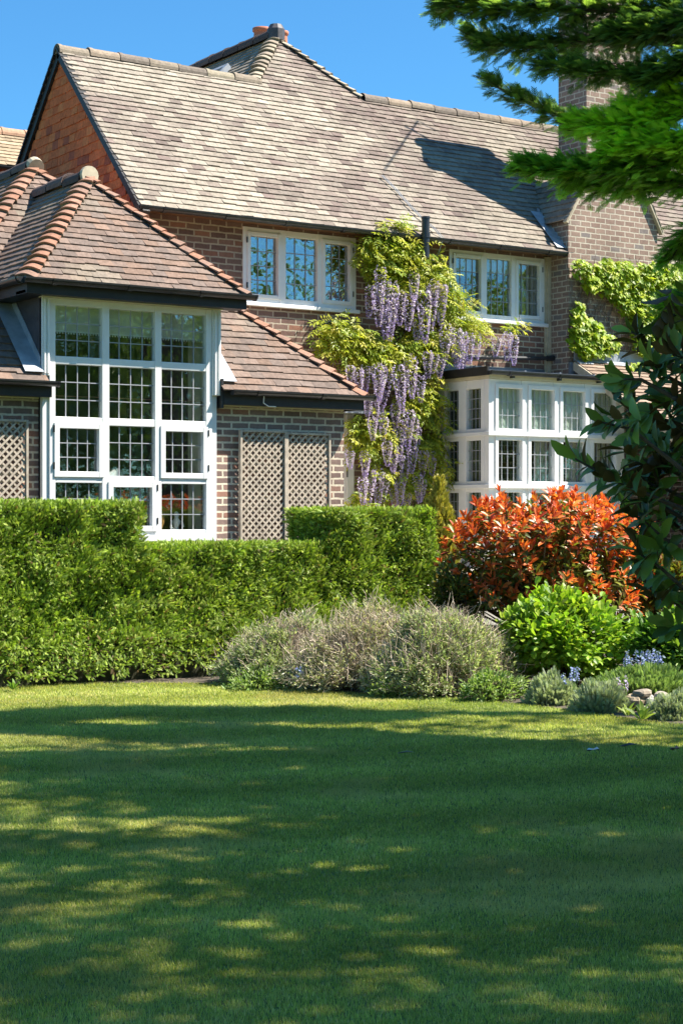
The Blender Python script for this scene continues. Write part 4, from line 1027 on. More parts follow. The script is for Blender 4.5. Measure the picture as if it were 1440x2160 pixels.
# twiggy grey-green shrubs along the lawn
def twiggy(label, px0, px1, pyb, pyt, Z, nt_, nl, seed, green, twigc, name='twiggy_shrub', spikes=0, lsize=.036, depth=.75, fine=.0028):
    g = np.random.default_rng(seed); c, hw, hh = span(px0, px1, pyb, pyt, Z); c[2] = .02
    t = thing(name, label, 'shrub', c, 'grey twiggy shrubs along the lawn edge')
    rad = np.array((hw, hw*depth, hh)); V = []; 
    # stems: curved, forking; every stem ends on a dome
    d = rdir(nt_*3, g); d = d[d[:, 2] > .02][:nt_]; d[:, 2] = np.abs(d[:, 2])**.8; d = norm(d); m = len(d)
    qa = g.uniform(0, 2*math.pi, m); qr = np.sqrt(g.random(m)); wob = .80+.4*vnoise(np.cos(qa)*qr*2.2+seed, np.sin(qa)*qr*2.2)
    d = np.stack([np.cos(qa)*qr, np.sin(qa)*qr, (1-qr**2.6)*wob+.12], 1)
    top = c+d*rad*g.uniform(.72, 1.02, m)[:, None]
    b = c+np.stack([d[:, 0]*hw*.35*g.random(m)+g.normal(0, .05, m), d[:, 1]*hw*.3*g.random(m), np.zeros(m)], 1)
    mid = b*.45+top*.55+np.stack([d[:, 0]*.05, d[:, 1]*.05, -.10*hh*np.ones(m)], 1)*1.2+g.normal(0, .035, (m, 3))
    u = np.linspace(0, 1, 6)[:, None, None]
    pth = (1-u)**2*b+2*u*(1-u)*mid+u*u*top; pth[1:-1] += g.normal(0, .010, pth[1:-1].shape)
    segs = [(pth[i], pth[i+1], fine*2.2*(1-.13*i)) for i in range(5)]
    # side twigs
    K = 7
    for k in range(K):
        i = g.integers(2, 5, m); f = g.random(m)[:, None]; idx = np.arange(m)
        s0 = pth[i, idx]*(1-f)+pth[i+1, idx]*f; dr = norm(top-mid+rdir(m, g)*hw*.42*np.array((1,1,1))+np.array((0,0,.10)))
        ln = g.uniform(.05, .15, m)[:, None]; s1 = s0+dr*ln; segs.append((s0, s1, fine*.85))
        s2 = s1+norm(dr+rdir(m, g)*.7)*ln*.5; segs.append((s1, s2, fine*.6))
    if spikes:
        a = g.uniform(0, 2*math.pi, spikes); q = np.sqrt(g.random(spikes)); sp = c+np.stack([np.cos(a)*q*hw*.9, np.sin(a)*q*hw*depth*.9, hh*np.sqrt(np.maximum(.05, 1-q*q))*.92], 1)
        segs.append((sp, sp+np.stack([g.normal(0,.03,spikes), g.normal(0,.03,spikes), g.uniform(.08,.20,spikes)], 1), fine*.9))
    Vs, Fs, Cs = [], [], []; o = 0
    for p0, p1, w in segs:
        dd = norm(p1-p0); s1_ = norm(np.cross(dd, rdir(len(dd), g))); s2_ = np.cross(dd, s1_); n_ = len(p0)
        vs = np.stack([p0+s1_*w, p0-s1_*w*.5+s2_*w*.87, p0-s1_*w*.5-s2_*w*.87, p1+s1_*w*.7, p1-s1_*w*.35+s2_*w*.6, p1-s1_*w*.35-s2_*w*.6], 1)
        bb = o+(np.arange(n_)*6)[:, None]
        for q in ([0,1,4,3],[1,2,5,4],[2,0,3,5]): Fs.append(bb+np.array([q]))
        Vs.append(vs.reshape(-1, 3)); Cs.append(np.repeat(pal(n_, g, twigc, None, .15), 6, axis=0)); o += 6*n_
    obj_from('twigs', np_mesh('twigs', np.concatenate(Vs), [np.concatenate(Fs)], M['twig'], np.concatenate(Cs)), t)
    # leaves along the twigs
    pick = g.integers(0, m, nl); ii = g.integers(1, 5, nl); ii = np.where(g.random(nl) < .45, 4, ii); f = g.random(nl)[:, None]
    p = pth[ii, pick]*(1-f)+pth[ii+1, pick]*f+rdir(nl, g)*g.uniform(.0, .075, nl)[:, None]
    p[:, 2] = np.maximum(p[:, 2], .02)
    dens_ = fbm(p[:, 0]*4+seed, p[:, 2]*4+p[:, 1]*2); ok = dens_ > .36; p = p[ok]; nn = len(p)
    out = norm(p-c-np.array((0,0,hh*.2))); D = norm(out+rdir(nn, g)*.9+np.array((0,0,.4))); L = g.uniform(lsize*.7, lsize*1.4, nn)
    leaves('leaves', p, D, norm(out+rdir(nn, g)*.7+np.array((0,0,.4))), L, L*.42, T_DIA, pal(nn, g, green, None, .17), M['leaf'], t)
    return c, hw, hh
TW = [(.52,.42,.32),(.62,.52,.41),(.38,.30,.22)]
SAGE = [(.38,.42,.24),(.30,.36,.17),(.48,.50,.34),(.24,.31,.13)]
DULL = [(.40,.40,.25),(.48,.46,.33),(.30,.33,.18)]
twiggy('grey green leafy shrub against the hedge, leftmost along the lawn', 435, 760, 1462, 1345, 15.5, 600, 30000, 71, SAGE, TW)
twiggy('dry brown twiggy shrub with sparse leaves between two greener shrubs', 560, 985, 1474, 1340, 15.1, 1100, 20000, 72, DULL, TW, spikes=160)
twiggy('sage green bushy shrub with dead twigs on top, beside the lime bush', 740, 1132, 1488, 1345, 14.6, 1100, 36000, 73, SAGE, TW, spikes=260)
for (px0, px1, pyb, pyt, Z, sd, lab) in ((470, 640, 1468, 1420, 14.9, 75, 'low fresh green growth at the foot of the grey green shrub'), (760, 960, 1482, 1430, 14.35, 76, 'low green growth at the foot of the dry twiggy shrub'), (960, 1120, 1492, 1425, 14.0, 77, 'low pale green growth spilling onto the lawn edge beside the first lavender')):
    leafy_bush('ground_plant', lab, 'plant', px0, px1, pyb, pyt, Z, 1500, .05, [(.24,.34,.10),(.32,.40,.16),(.17,.26,.07)], T_LEAF, M['leaf'], sd, aspect=.4, nc=60, depth=.5)
LAV = [(.34,.39,.28),(.42,.46,.35),(.27,.32,.20)]
LTW = [(.30,.25,.20),(.36,.33,.26),(.22,.17,.13)]
def lavender(label, px0, px1, pyb, pyt, Z, seed, cols=LAV, n=5200):
    g = np.random.default_rng(seed); c, hw, hh = span(px0, px1, pyb, pyt, Z)
    t = thing('lavender_plant', label, 'plant', c, 'low lavender cushions edging the bed')
    d = rdir(n*3, g); d = d[d[:, 2] > -.05][:n]; m = len(d); d[:, 2] = np.abs(d[:, 2])
    r = g.uniform(.25, 1.0, m)**.6; wob = .82+.36*vnoise(d[:, 0]*3+seed, d[:, 1]*3+d[:, 2]*2)
    p = c+d*np.array((hw, hw*.8, hh*.80))*(r*wob)[:, None]
    D = norm(d*.8+rdir(m, g)*.4+np.array((0,0,.75))); L = g.uniform(.035, .085, m)
    leaves('leaves', p, D, norm(d+rdir(m, g)), L, L*.7, T_SPRIG, pal(m, g, cols, None, .16), M['leaf'], t)
    mb = MB(); shrub_stems(mb, c, p[g.integers(0, m, 70)], g, .006, .002, .03, c=LTW[0]); mb.build('stems', M['twig'], t, color=True)
lavender('grey lavender cushion left of the others, in front of the lime bush', 1112, 1222, 1500, 1415, 13.75, 81)
lavender('greyish lavender mound immediately left of the stone edging', 1205, 1330, 1514, 1432, 13.25, 82)
lavender('silver lavender mound at the right edge, right of the stones', 1368, 1490, 1530, 1455, 12.75, 83)
lavender('green feathery cushion plant spreading above the stone edging', 1240, 1480, 1460, 1402, 13.9, 84, [(.20,.29,.10),(.26,.35,.13),(.16,.24,.08)], 9000)

# golden dwarf conifer
g = np.random.default_rng(66)
c = atZ(928, 1205, 18.9)
gc = thing('golden_conifer', 'slim golden dwarf conifer between the hedge end and bay window', 'conifer', c)
hh = (1205-1012)/FPX*18.9; n = 3000
P, D, C, L = [], [], [], []
for (dx, dy, h, r) in ((-.01,0,1.0,.12), (-.10,.05,.74,.09), (.06,-.06,.66,.10), (.02,.12,.85,.10)):
    m = n//4; z = g.random(m)**.8*h*hh; rr = r*(1-z/(h*hh))**.55*np.sqrt(g.random(m))*1.25+.01; a = g.uniform(0, 2*math.pi, m)
    P.append(c+np.stack([dx+np.cos(a)*rr, dy+np.sin(a)*rr, z], 1)); D.append(np.stack([np.cos(a)*.5, np.sin(a)*.5, np.full(m, 1.1)], 1)+g.normal(0, .25, (m, 3)))
P = np.concatenate(P); D = np.concatenate(D); n = len(P); L = g.uniform(.05, .10, n)
leaves('foliage', P, D, rdir(n, g), L, L*.8, T_FROND_S, pal(n, g, [(.40,.35,.05),(.50,.43,.09),(.28,.27,.05)], None, .14), M['hedge'], gc)
mb = MB(); mb.tube([c-(0,0,.2), c+(0,0,hh*.7)], [.03,.008], 7); mb.build('trunk', M['bark'], gc)

# bluebells
def bluebells(label, px, py, Z, n, spread, seed, cols=[(.28,.34,.68),(.36,.42,.76),(.22,.26,.58)]):
    g = np.random.default_rng(seed); c = atZ(px, py, Z)
    t = thing('bluebell_clump', label, 'flower', c, 'bluebells in the bed')
    mb = MB(); P, D = [], []
    for k in range(n):
        b = c+np.array((g.normal(0, spread), g.normal(0, spread*.8), -.02)); h = g.uniform(.12, .21)
        tip = b+np.array((g.normal(0,.02), g.normal(0,.02), h)); mb.tube([b, (b+tip)/2, tip], [.003,.0025,.002], 5, c=(.16,.26,.07))
        for j in range(13):
            u = .45+.55*j/13; a = g.uniform(0, 6.28); P.append(b+(tip-b)*u); D.append((math.cos(a), math.sin(a), -.35))
    mb.build('stem', M['twig'], t, color=True)
    P = np.array(P); D = np.array(D); L = g.uniform(.020, .034, len(P)); leaves('blossom', P, D, rdir(len(P), g), L, L*.75, T_LEAF, pal(len(P), g, cols, None, .12), M['petal'], t)
bluebells('clump of bluebells under the leafy bush at the right', 1350, 1415, 14.0, 26, .085, 91)
bluebells('pair of small bluebells between the lavender cushions', 1212, 1450, 13.6, 5, .06, 92)
bluebells('pale lilac bluebells above the stone edging', 1308, 1472, 13.35, 6, .03, 93, [(.50,.40,.72),(.60,.50,.78)])
bluebells('few bluebells in front of the dry brown shrub', 632, 1445, 14.6, 3, .03, 94)

# stones of the low edging
STONES = [(1340,1476,.17,.085,(.42,.33,.22)), (1372,1482,.12,.11,(.40,.38,.34)), (1362,1494,.20,.05,(.44,.41,.36)), (1395,1470,.13,.08,(.36,.31,.25)), (1352,1462,.15,.06,(.30,.25,.19)), (1330,1492,.10,.06,(.34,.30,.25)), (1390,1492,.12,.07,(.33,.30,.27)), (1418,1480,.14,.08,(.40,.36,.30))]
for i, (px, py, w, h, cc_) in enumerate(STONES):
    g = np.random.default_rng(100+i); c = atZ(px, py, 13.25); mb = MB()
    bm_pts = []; nu, nv = 10, 6
    for a in range(nv+1):
        for b in range(nu):
            ph = math.pi*a/nv; th = 2*math.pi*b/nu
            v = np.array((math.sin(ph)*math.cos(th), math.sin(ph)*math.sin(th), math.cos(ph))); v = np.sign(v)*np.abs(v)**.7
            k = 1+.22*(float(vnoise(v[0]*1.7+i*3, v[1]*1.7+v[2]*1.3+i))-.5)*2
            bm_pts.append(c+v*np.array((w*.5, w*.42, h*.5))*k)
    fs = [(a*nu+b, (a+1)*nu+b, (a+1)*nu+(b+1) % nu, a*nu+(b+1) % nu) for a in range(nv) for b in range(nu)]
    mb.add(bm_pts, fs, cc_); o = mb.build('edging_stone', M['stone'], color=True)
    tag(o, 'rough buff stone in the low dry stone edging between lavender plants', 'stone', 'stones of the low edging')

# fallen leaves on the lawn, small weeds
def fallen(label, px, py, s, ang, cc_, flip, curl):
    p = ground(px, py, .03); g = np.random.default_rng(int(px)); V, F, m = scatter(p[None], np.array([(math.cos(ang), math.sin(ang), .08)]), np.array([(.15, -.1, 1. if not flip else -1.)]), np.array([s]), np.array([s*.45]), T_OVAL)
    V[:, 2] += curl*np.linspace(-1, 1, len(V))**2*.5
    o = obj_from('fallen_leaf', np_mesh('fallen_leaf', V, F, M['glossy'], np.tile(cc_, (len(V), 1)))); tag(o, label, 'leaf', 'fallen magnolia leaves on the lawn')
fallen('pale fallen leaf lying on the shaded lawn', 1236, 1590, .15, .3, (.75,.77,.76), False, .05)
fallen('dark fallen leaf lying flat beyond the pale one', 1305, 1577, .16, -.3, (.05,.04,.03), False, .02)
fallen('reddish brown fallen leaf at the right edge of the lawn', 1415, 1588, .13, .5, (.22,.10,.07), False, .06)
fallen('slim buff fallen leaf in the middle of the lawn', 836, 1590, .12, -.55, (.28,.25,.14), False, .01)
def weed(label, px, py, n, s, seed, cols):
    g = np.random.default_rng(seed); p = ground(px, py, 0); a = g.uniform(0, 6.28, n); el = g.uniform(.5, 1.3, n)
    t = thing('weed', label, 'weed', p, 'small weeds at the lawn edge')
    D = np.stack([np.cos(a)*np.cos(el), np.sin(a)*np.cos(el), np.sin(el)], 1); L = g.uniform(s*.6, s, n)
    leaves('leaves', np.tile(p, (n, 1))+D*.02, D, np.tile((0,0,1.), (n, 1))+rdir(n, g)*.3, L, L*.33, T_OVAL, pal(n, g, cols), M['leaf'], t)
weed('little green weed sprouting at the foot of the hedge, far left', 30, 1458, 14, .10, 121, [(.12,.22,.04),(.17,.28,.05)])
weed('pale green seedling rosette on the soil by the right lavender', 1352, 1522, 14, .15, 122, [(.26,.36,.07),(.34,.42,.10)])
weed('yellow green weed between the lavender mounds', 1322, 1514, 10, .12, 123, [(.30,.38,.06)])

# ---- wisteria
g = np.random.default_rng(131)
wis = thing('wisteria', 'yellow green wisteria with long lilac flower clusters climbing the brick wall', 'climber', (13.2, 18.45, .8))
YWS = 18.28
DISCS = [(815,500,26),(840,520,30),(790,525,30),(865,545,32),(800,555,32),(835,575,32),(890,570,30),(920,575,26),(770,525,18),(775,565,18),(870,590,28),(925,610,30),(950,640,24),(905,640,26),(845,610,26),(790,605,20),
         (690,695,22),(720,705,26),(700,735,26),(745,725,30),(735,760,24),(780,735,30),(815,745,30),(790,775,26),(850,755,26),(830,785,22),(880,715,26),(905,740,30),(930,720,26),(955,690,28),(985,690,24),(1000,710,16),(870,690,20),(940,665,22),(900,780,22),(880,830,30),(905,845,24),(860,860,22),(895,880,24),(915,860,16),(760,905,26),(775,930,28),(750,940,18),(800,900,20),(845,915,18),(820,930,20),(800,960,18),(860,950,18),(790,1000,18),(880,960,22),(905,945,20),(850,1000,22),(895,1010,22),(920,990,18),(825,1030,20),(860,1050,22),(905,1050,20),(780,1058,24),(1078,692,14),(755,1060,18),(928,900,14),(915,930,14),(935,985,16),(825,480,14)]
W_ = np.array([d[2]**2 for d in DISCS], float); W_ /= W_.sum()
ncl = 2300
k = g.choice(len(DISCS), ncl, p=W_); ds = np.array(DISCS, float)[k]
a = g.uniform(0, 2*math.pi, ncl); q = np.sqrt(g.random(ncl))*ds[:, 2]*1.02
base = np.array([onY(x, y, YWS) for x, y in zip(ds[:, 0]+np.cos(a)*q, ds[:, 1]+np.sin(a)*q)])
base[:, 1] += g.uniform(-.14, .16, ncl); base[:, 2] += .05
ax = norm(np.stack([g.normal(0, .8, ncl), -np.abs(g.normal(.55, .35, ncl)), g.normal(-.12, .45, ncl)], 1))     # rachis directions
rl = g.uniform(.14, .25, ncl); cbase = pal(ncl, g, [(.36,.40,.04),(.46,.46,.055),(.25,.33,.04),(.52,.47,.08)], [.36,.26,.24,.14], .12)
P, D, U, L, C = [], [], [], [], []
up = norm(np.stack([g.normal(0, .3, ncl), g.normal(-.5, .3, ncl), np.full(ncl, .9)], 1)); sd_ = norm(np.cross(ax, up))
for j in range(5):
    t = .22+.17*j
    for sg in (-1, 1):
        p = base+ax*(rl*t)[:, None]-np.array((0,0,1))*(rl*t*t*.35)[:, None]
        P.append(p); D.append(norm(ax*.55+sd_*sg*.9-np.array((0,0,.38))+g.normal(0, .12, (ncl, 3)))); U.append(up); L.append(g.uniform(.055, .085, ncl)); C.append(cbase)
P.append(base+ax*(rl*.98)[:, None]-np.array((0,0,1))*(rl*.34)[:, None]); D.append(norm(ax-np.array((0,0,.45)))); U.append(up); L.append(g.uniform(.06,.09,ncl)); C.append(cbase)
P, D, U, L, C = map(np.concatenate, (P, D, U, L, C))
leaves('foliage', P, D, U, L, L*.36, T_LEAF, C, M['leaf'], wis)
ni = 3600; k = g.choice(len(DISCS), ni, p=W_); ds = np.array(DISCS, float)[k]; a = g.uniform(0, 6.28, ni); q = np.sqrt(g.random(ni))*ds[:, 2]*.95
P = np.array([onY(x, y, 18.42) for x, y in zip(ds[:, 0]+np.cos(a)*q, ds[:, 1]+np.sin(a)*q)]); L = g.uniform(.05, .085, ni)
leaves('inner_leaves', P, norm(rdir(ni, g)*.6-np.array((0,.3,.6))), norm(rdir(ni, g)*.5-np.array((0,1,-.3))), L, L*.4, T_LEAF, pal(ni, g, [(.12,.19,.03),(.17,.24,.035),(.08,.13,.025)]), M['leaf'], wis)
mb = MB()
for pts, r in (([(12.9,18.42,.6),(13.0,18.40,1.6),(13.25,18.42,2.4),(13.15,18.42,3.2),(13.35,18.40,4.0),(13.2,18.38,4.8),(13.05,18.35,5.1)], .035),
               ([(13.15,18.42,3.2),(12.8,18.40,3.55),(12.4,18.40,3.6),(12.1,18.38,3.75)], .018), ([(13.3,18.40,3.4),(13.8,18.36,3.7),(14.2,18.38,3.85),(14.9,18.4,3.85)], .016),
               ([(13.35,18.40,4.0),(13.7,18.36,4.3),(13.9,18.34,4.55)], .014), ([(13.25,18.42,2.4),(12.9,18.40,2.6),(12.7,18.36,2.7)], .012), ([(13.25,18.42,2.4),(13.6,18.38,2.2),(13.9,18.38,2.0)], .012)):
    mb.tube(pts, [r*(1-.5*i/len(pts)) for i in range(len(pts))], 8)
mb.build('stem', M['bark'], wis, smooth=True)
mb = MB()
for i in range(46):
    dsc = DISCS[g.integers(len(DISCS))]; p = onY(dsc[0]+g.normal(0, 12), dsc[1]+g.normal(0, 12), 18.3); d = np.array((g.normal(0,.5), -abs(g.normal(.1,.1)), g.normal(.2,.5)))*.3
    mb.tube([p, p+d*.6+np.array((0,0,.03)), p+d], [.004,.003,.0015], 5)
mb.build('tendril', M['bark'], wis)
RAC = [(783,600,672),(797,598,690),(812,590,718),(826,592,700),(842,612,690),(803,560,640),(822,640,722),(866,620,700),(880,640,724),(893,612,728),(906,600,706),(918,590,650),(873,575,640),(934,600,640),(940,680,772),(958,690,780),(975,700,778),(992,700,770),(948,700,760),(966,720,785),(1003,700,760),(1049,710,756),(1071,700,765),(1081,705,775),
       (742,770,812),(757,775,835),(768,770,830),(795,765,850),(808,770,858),(820,775,872),(838,768,868),(848,770,850),(866,748,842),(880,790,850),(902,740,800),(920,745,790),(930,600,690),(835,850,905),(852,868,955),(866,862,948),(843,900,975),(872,880,960),(880,900,950),(815,930,985),(828,935,1000),(772,950,1010),(780,990,1068),(795,985,1072),(766,1005,1065),(810,1000,1060),(843,950,1030),(858,945,1022),(840,1015,1072),(826,1030,1072),(882,1000,1062),(890,1010,1060),(905,950,985),(870,940,1000),(786,880,930),(803,865,905),(912,965,1005),(858,1040,1075),(775,835,880),(790,845,895),(893,950,1010),(740,950,990),(925,755,800),(812,880,930)]
RV = []
for vi in range(3):                                  # three racemes, hung many times
    gg = np.random.default_rng(200+vi); n = 380; t = gg.random(n)**.85; r = .066*(1-t)**.65*(.35+.65*np.minimum(1, t*7))+.006; a = gg.uniform(0, 6.28, n)
    P = np.stack([np.cos(a)*r, np.sin(a)*r, -t*.5], 1); D = np.stack([np.cos(a), np.sin(a), gg.normal(-.25, .35, n)], 1); L = gg.uniform(.020, .034, n)*(1-.3*t)
    C = np.where((gg.random(n) < .45)[:, None], (.66,.58,.82), (.46,.36,.69)); C = np.where((t > .75)[:, None], C*np.array((.78,.72,.92)), C)*(1+gg.normal(0, .12, n))[:, None]
    C = np.where((gg.random(n) < .12)[:, None], np.array((.74,.68,.84)), C)
    V, F, m = scatter(P, D, rdir(n, gg), L, L*.9, T_LEAF)
    RV.append(np_mesh('flower_cluster', V, F, M['petal'], np.repeat(C, m, axis=0)))
for i, (px, y0, y1) in enumerate(RAC):
    p = onY(px+g.normal(0, 2), y0, YWS-.16-.10*g.random()); h = (y1-y0)/FPX*22*1.0
    o = obj_from('flower_cluster', RV[i % 3], wis)
    o.matrix_parent_inverse = Matrix.Identity(4); o.location = Vector(p)-wis.location
    s = h/.5; w = min(1.25, max(.8, .55+s*.5)); o.scale = (w, w, s); o.rotation_euler = (g.normal(0, .06), g.normal(0, .06), g.uniform(0, 6.28))

# ---- creeper on the chimney breast
def creeper(label, discs, Y, n, seed, cols, name='creeper', size=.10, stems=True, drop=.0):
    g = np.random.default_rng(seed); ds0 = np.array(discs, float); W = ds0[:, 2]**2; k = g.choice(len(ds0), n, p=W/W.sum()); ds = ds0[k]
    a = g.uniform(0, 6.28, n); q = np.sqrt(g.random(n))*ds[:, 2]; p = np.array([onY(x, y, Y) for x, y in zip(ds[:, 0]+np.cos(a)*q, ds[:, 1]+np.sin(a)*q)])
    bulge = np.sqrt(np.maximum(0, 1-(q/ds[:, 2])**2)); p[:, 1] -= g.random(n)*.05+.13*bulge*g.uniform(.5, 1, n)
    c = p.mean(0); t = thing(name, label, 'climber', c)
    D = norm(np.stack([g.normal(0, .5, n), -.45-np.abs(g.normal(0, .3, n)), -.75+g.normal(0, .35, n)], 1)); U = norm(np.stack([g.normal(0, .3, n), -.8+g.normal(0,.3,n), .62+g.normal(0, .3, n)], 1))
    L = g.uniform(size*.65, size*1.2, n)
    leaves('foliage', p, D, U, L, L*1.0, T_LOBED, pal(n, g, cols, None, .13), M['leaf'], t)
    mb = MB()
    for i in range(30):
        q0 = p[g.integers(n)]; q1 = p[g.integers(n)]; 
        if np.linalg.norm(q1-q0) < .8: mb.tube([(q0[0],Y-.01,q0[2]), ((q0[0]+q1[0])/2+g.normal(0,.05),Y-.012,(q0[2]+q1[2])/2), (q1[0],Y-.01,q1[2])], .004, 5)
    mb.build('stem', M['bark'], t)
CRP = [(.33,.42,.025),(.26,.36,.025),(.42,.47,.04),(.19,.29,.025)]
creeper('bright lime creeper spreading across the upper chimney breast', [(1215,565,18),(1235,580,26),(1270,575,28),(1240,600,18),(1305,580,30),(1340,590,34),(1375,590,34),(1300,615,26),(1275,605,20),(1330,630,26),(1360,640,30),(1395,610,26),(1330,660,20),(1340,690,26),(1370,690,30),(1400,660,30),(1430,640,30),(1350,725,24),(1385,730,28),(1420,720,34),(1450,690,34),(1400,765,24),(1430,770,26),(1318,650,14),(1290,600,28),(1360,575,24),(1400,580,26),(1430,600,26),(1370,765,18),(1310,640,22),(1345,660,26)], 18.09, 3300, 141, CRP)
creeper('rounded lime creeper patch low on the left of the chimney breast', [(1210,665,16),(1212,690,22),(1235,700,30),(1215,720,26),(1250,725,30),(1275,725,20),(1225,740,20),(1212,645,10)], 18.09, 800, 142, CRP)
creeper('small creeper shoot growing over the lean-to tiles', [(1322,775,10),(1335,770,8)], 17.95, 40, 143, CRP, size=.08)
# dry creeper stems on bare brick between the patches
g = np.random.default_rng(145); mb = MB()
for i in range(420):
    x, y = 1200+g.random()*170, 600+g.random()*170; p = onY(x, y, 18.09)
    a = g.normal(1.3, .6); d = np.array((math.cos(a)*g.choice((-1,1)), -.04*g.random(), math.sin(a)))*g.uniform(.1, .3); mb.tube([p, p+d*.5+g.normal(0,.012,3)*np.array((1,.4,1)), p+d], [.0055,.0045,.002], 4, cap=False, c=tuple(np.array((.20,.155,.125))*g.uniform(.6, 1.5)))
cs = mb.build('dry_creeper', M['twig'], color=True); tag(cs, 'bare grey creeper stems clinging to the chimney breast between the lime patches', 'climber')
g = np.random.default_rng(146); mb = MB()
for i in range(14):
    p = onY(1215+g.random()*140, 556+g.random()*10, 18.07); mb.tube([p, p+np.array((g.normal(0,.03), -.02, .06+g.random()*.1))], [.004,.002], 4, c=(.24,.10,.05))
mb.build('dry_creeper', M['twig'], cs, color=True)

# ---- magnolia at the right edge
g = np.random.default_rng(151)
MZ = 9.2
mag = thing('magnolia_tree', 'dark glossy large-leaved magnolia reaching in from the right edge', 'tree', cw(2.75, MZ+.2, 0))
def magleaf(tips, dirs, per=9):
    P, D, U, L = [], [], [], []
    m = len(tips)
    for k in range(per):
        a = 2.4*k+g.uniform(-.3, .3, m); ax = norm(np.cross(dirs, rdir(m, g))); bx = np.cross(dirs, ax); rad = ax*np.cos(a)[:, None]+bx*np.sin(a)[:, None]
        t = .55+.9*k/per+g.normal(0, .2, m); back = .016*k
        D.append(dirs*np.cos(t)[:, None]+rad*np.sin(t)[:, None]-np.array((0,0,.12))); U.append(dirs*np.sin(t)[:, None]-rad*np.cos(t)[:, None]+np.array((0,0,.35))); P.append(tips-dirs*back+rad*.004); L.append(g.uniform(.105, .17, m))
    return map(np.concatenate, (P, D, U, L))
tipl = []; mb = MB()
trunk = cw(2.75, MZ+.2, 0)
mb.tube([trunk, cw(2.70,MZ+.2,.8), cw(2.78,MZ+.15,1.8), cw(2.72,MZ+.2,3.0)], [.09,.08,.06,.03], 10)
HERO = [((1450,1000),(1330,905),(1265,890)), ((1450,900),(1330,870),(1300,830)), ((1450,1080),(1290,1010),(1212,968)), ((1450,1100),(1330,1030),(1265,1000)), ((1440,850),(1350,800),(1315,800)), ((1450,760),(1390,735),(1330,700)), ((1450,1180),(1370,1110),(1320,1075)), ((1450,1250),(1395,1200),(1350,1170)), ((1460,1300),(1410,1260),(1385,1240)), ((1450,820),(1400,790),(1372,765)), ((1450,960),(1380,930),(1345,925)), ((1450,700),(1420,665),(1395,690)), ((1450,1010),(1390,980),(1350,985)), ((1460,1060),(1400,1030),(1365,1020)), ((1460,940),(1415,880),(1395,850)), ((1460,1140),(1405,1090),(1370,1060))]
for (a0, a1, a2) in HERO:
    zj = MZ+g.normal(0, .22); p0, p1, p2 = atZ(*a0, zj+.05), atZ(*a1, zj), atZ(*a2, zj-.05)
    s = np.array(trunk)*1.0; s[2] = min(3.0, max(.4, p0[2]-.25)); mb.tube([s, p0, p1, p2], [.022,.014,.009,.005], 6)
    dd = nrm(p2-p1); tipl.append((p2, dd)); tipl.append((p1+(p2-p1)*.45+g.normal(0,.03,3), nrm(dd+g.normal(0,.5,3)))); tipl.append((p1+g.normal(0,.06,3), nrm(dd+np.array((0,0,.5))+g.normal(0,.4,3)))); tipl.append((p0+(p1-p0)*.5+g.normal(0,.07,3), nrm(dd+np.array((0,0,.3))+g.normal(0,.5,3))))
# body of the crown, mostly outside the picture to the right
body = []
while len(body) < 340:
    v = g.normal(size=3); v /= np.linalg.norm(v); v *= g.uniform(.45, 1)
    X, Zq, z = 2.72+v[0]*.95, MZ+.1+v[1]*.9, 2.0+v[2]*1.15
    px = 720+FPX*X/Zq; py = HOR-FPX*(z-CZ)/Zq
    lim = np.interp(py, [650, 760, 860, 930, 1000, 1080, 1180, 1280, 1330], [1455, 1415, 1380, 1392, 1405, 1396, 1412, 1424, 1460])
    if px < lim or (len(body) >= 230 and px < 1460): continue
    body.append((cw(X, Zq, z), nrm(np.array((v[0]*CY, -v[0]*SY, v[2]))+g.normal(0,.5,3)+np.array((-.2,0,.25)))))
    if len(body) % 4 == 0: mb.tube([trunk+np.array((0,0,min(2.9, max(.4, z-.5)))), body[-1][0]], [.012,.005], 5)
mb.build('branches', M['bark'], mag)
tp = np.array([t[0] for t in tipl+body]); td = np.array([t[1] for t in tipl+body])
P, D, U, L = magleaf(tp, td)
n = len(P); C = pal(n, g, [(.14,.22,.035),(.18,.265,.040),(.09,.15,.03),(.26,.33,.055)], [.4,.3,.2,.1], .2)
C[g.random(n) < .012] = (.33,.26,.05)
leaves('leaves', P, D, U, L, L*.44, T_OVAL, C, M['glossy'], mag, smooth=True)

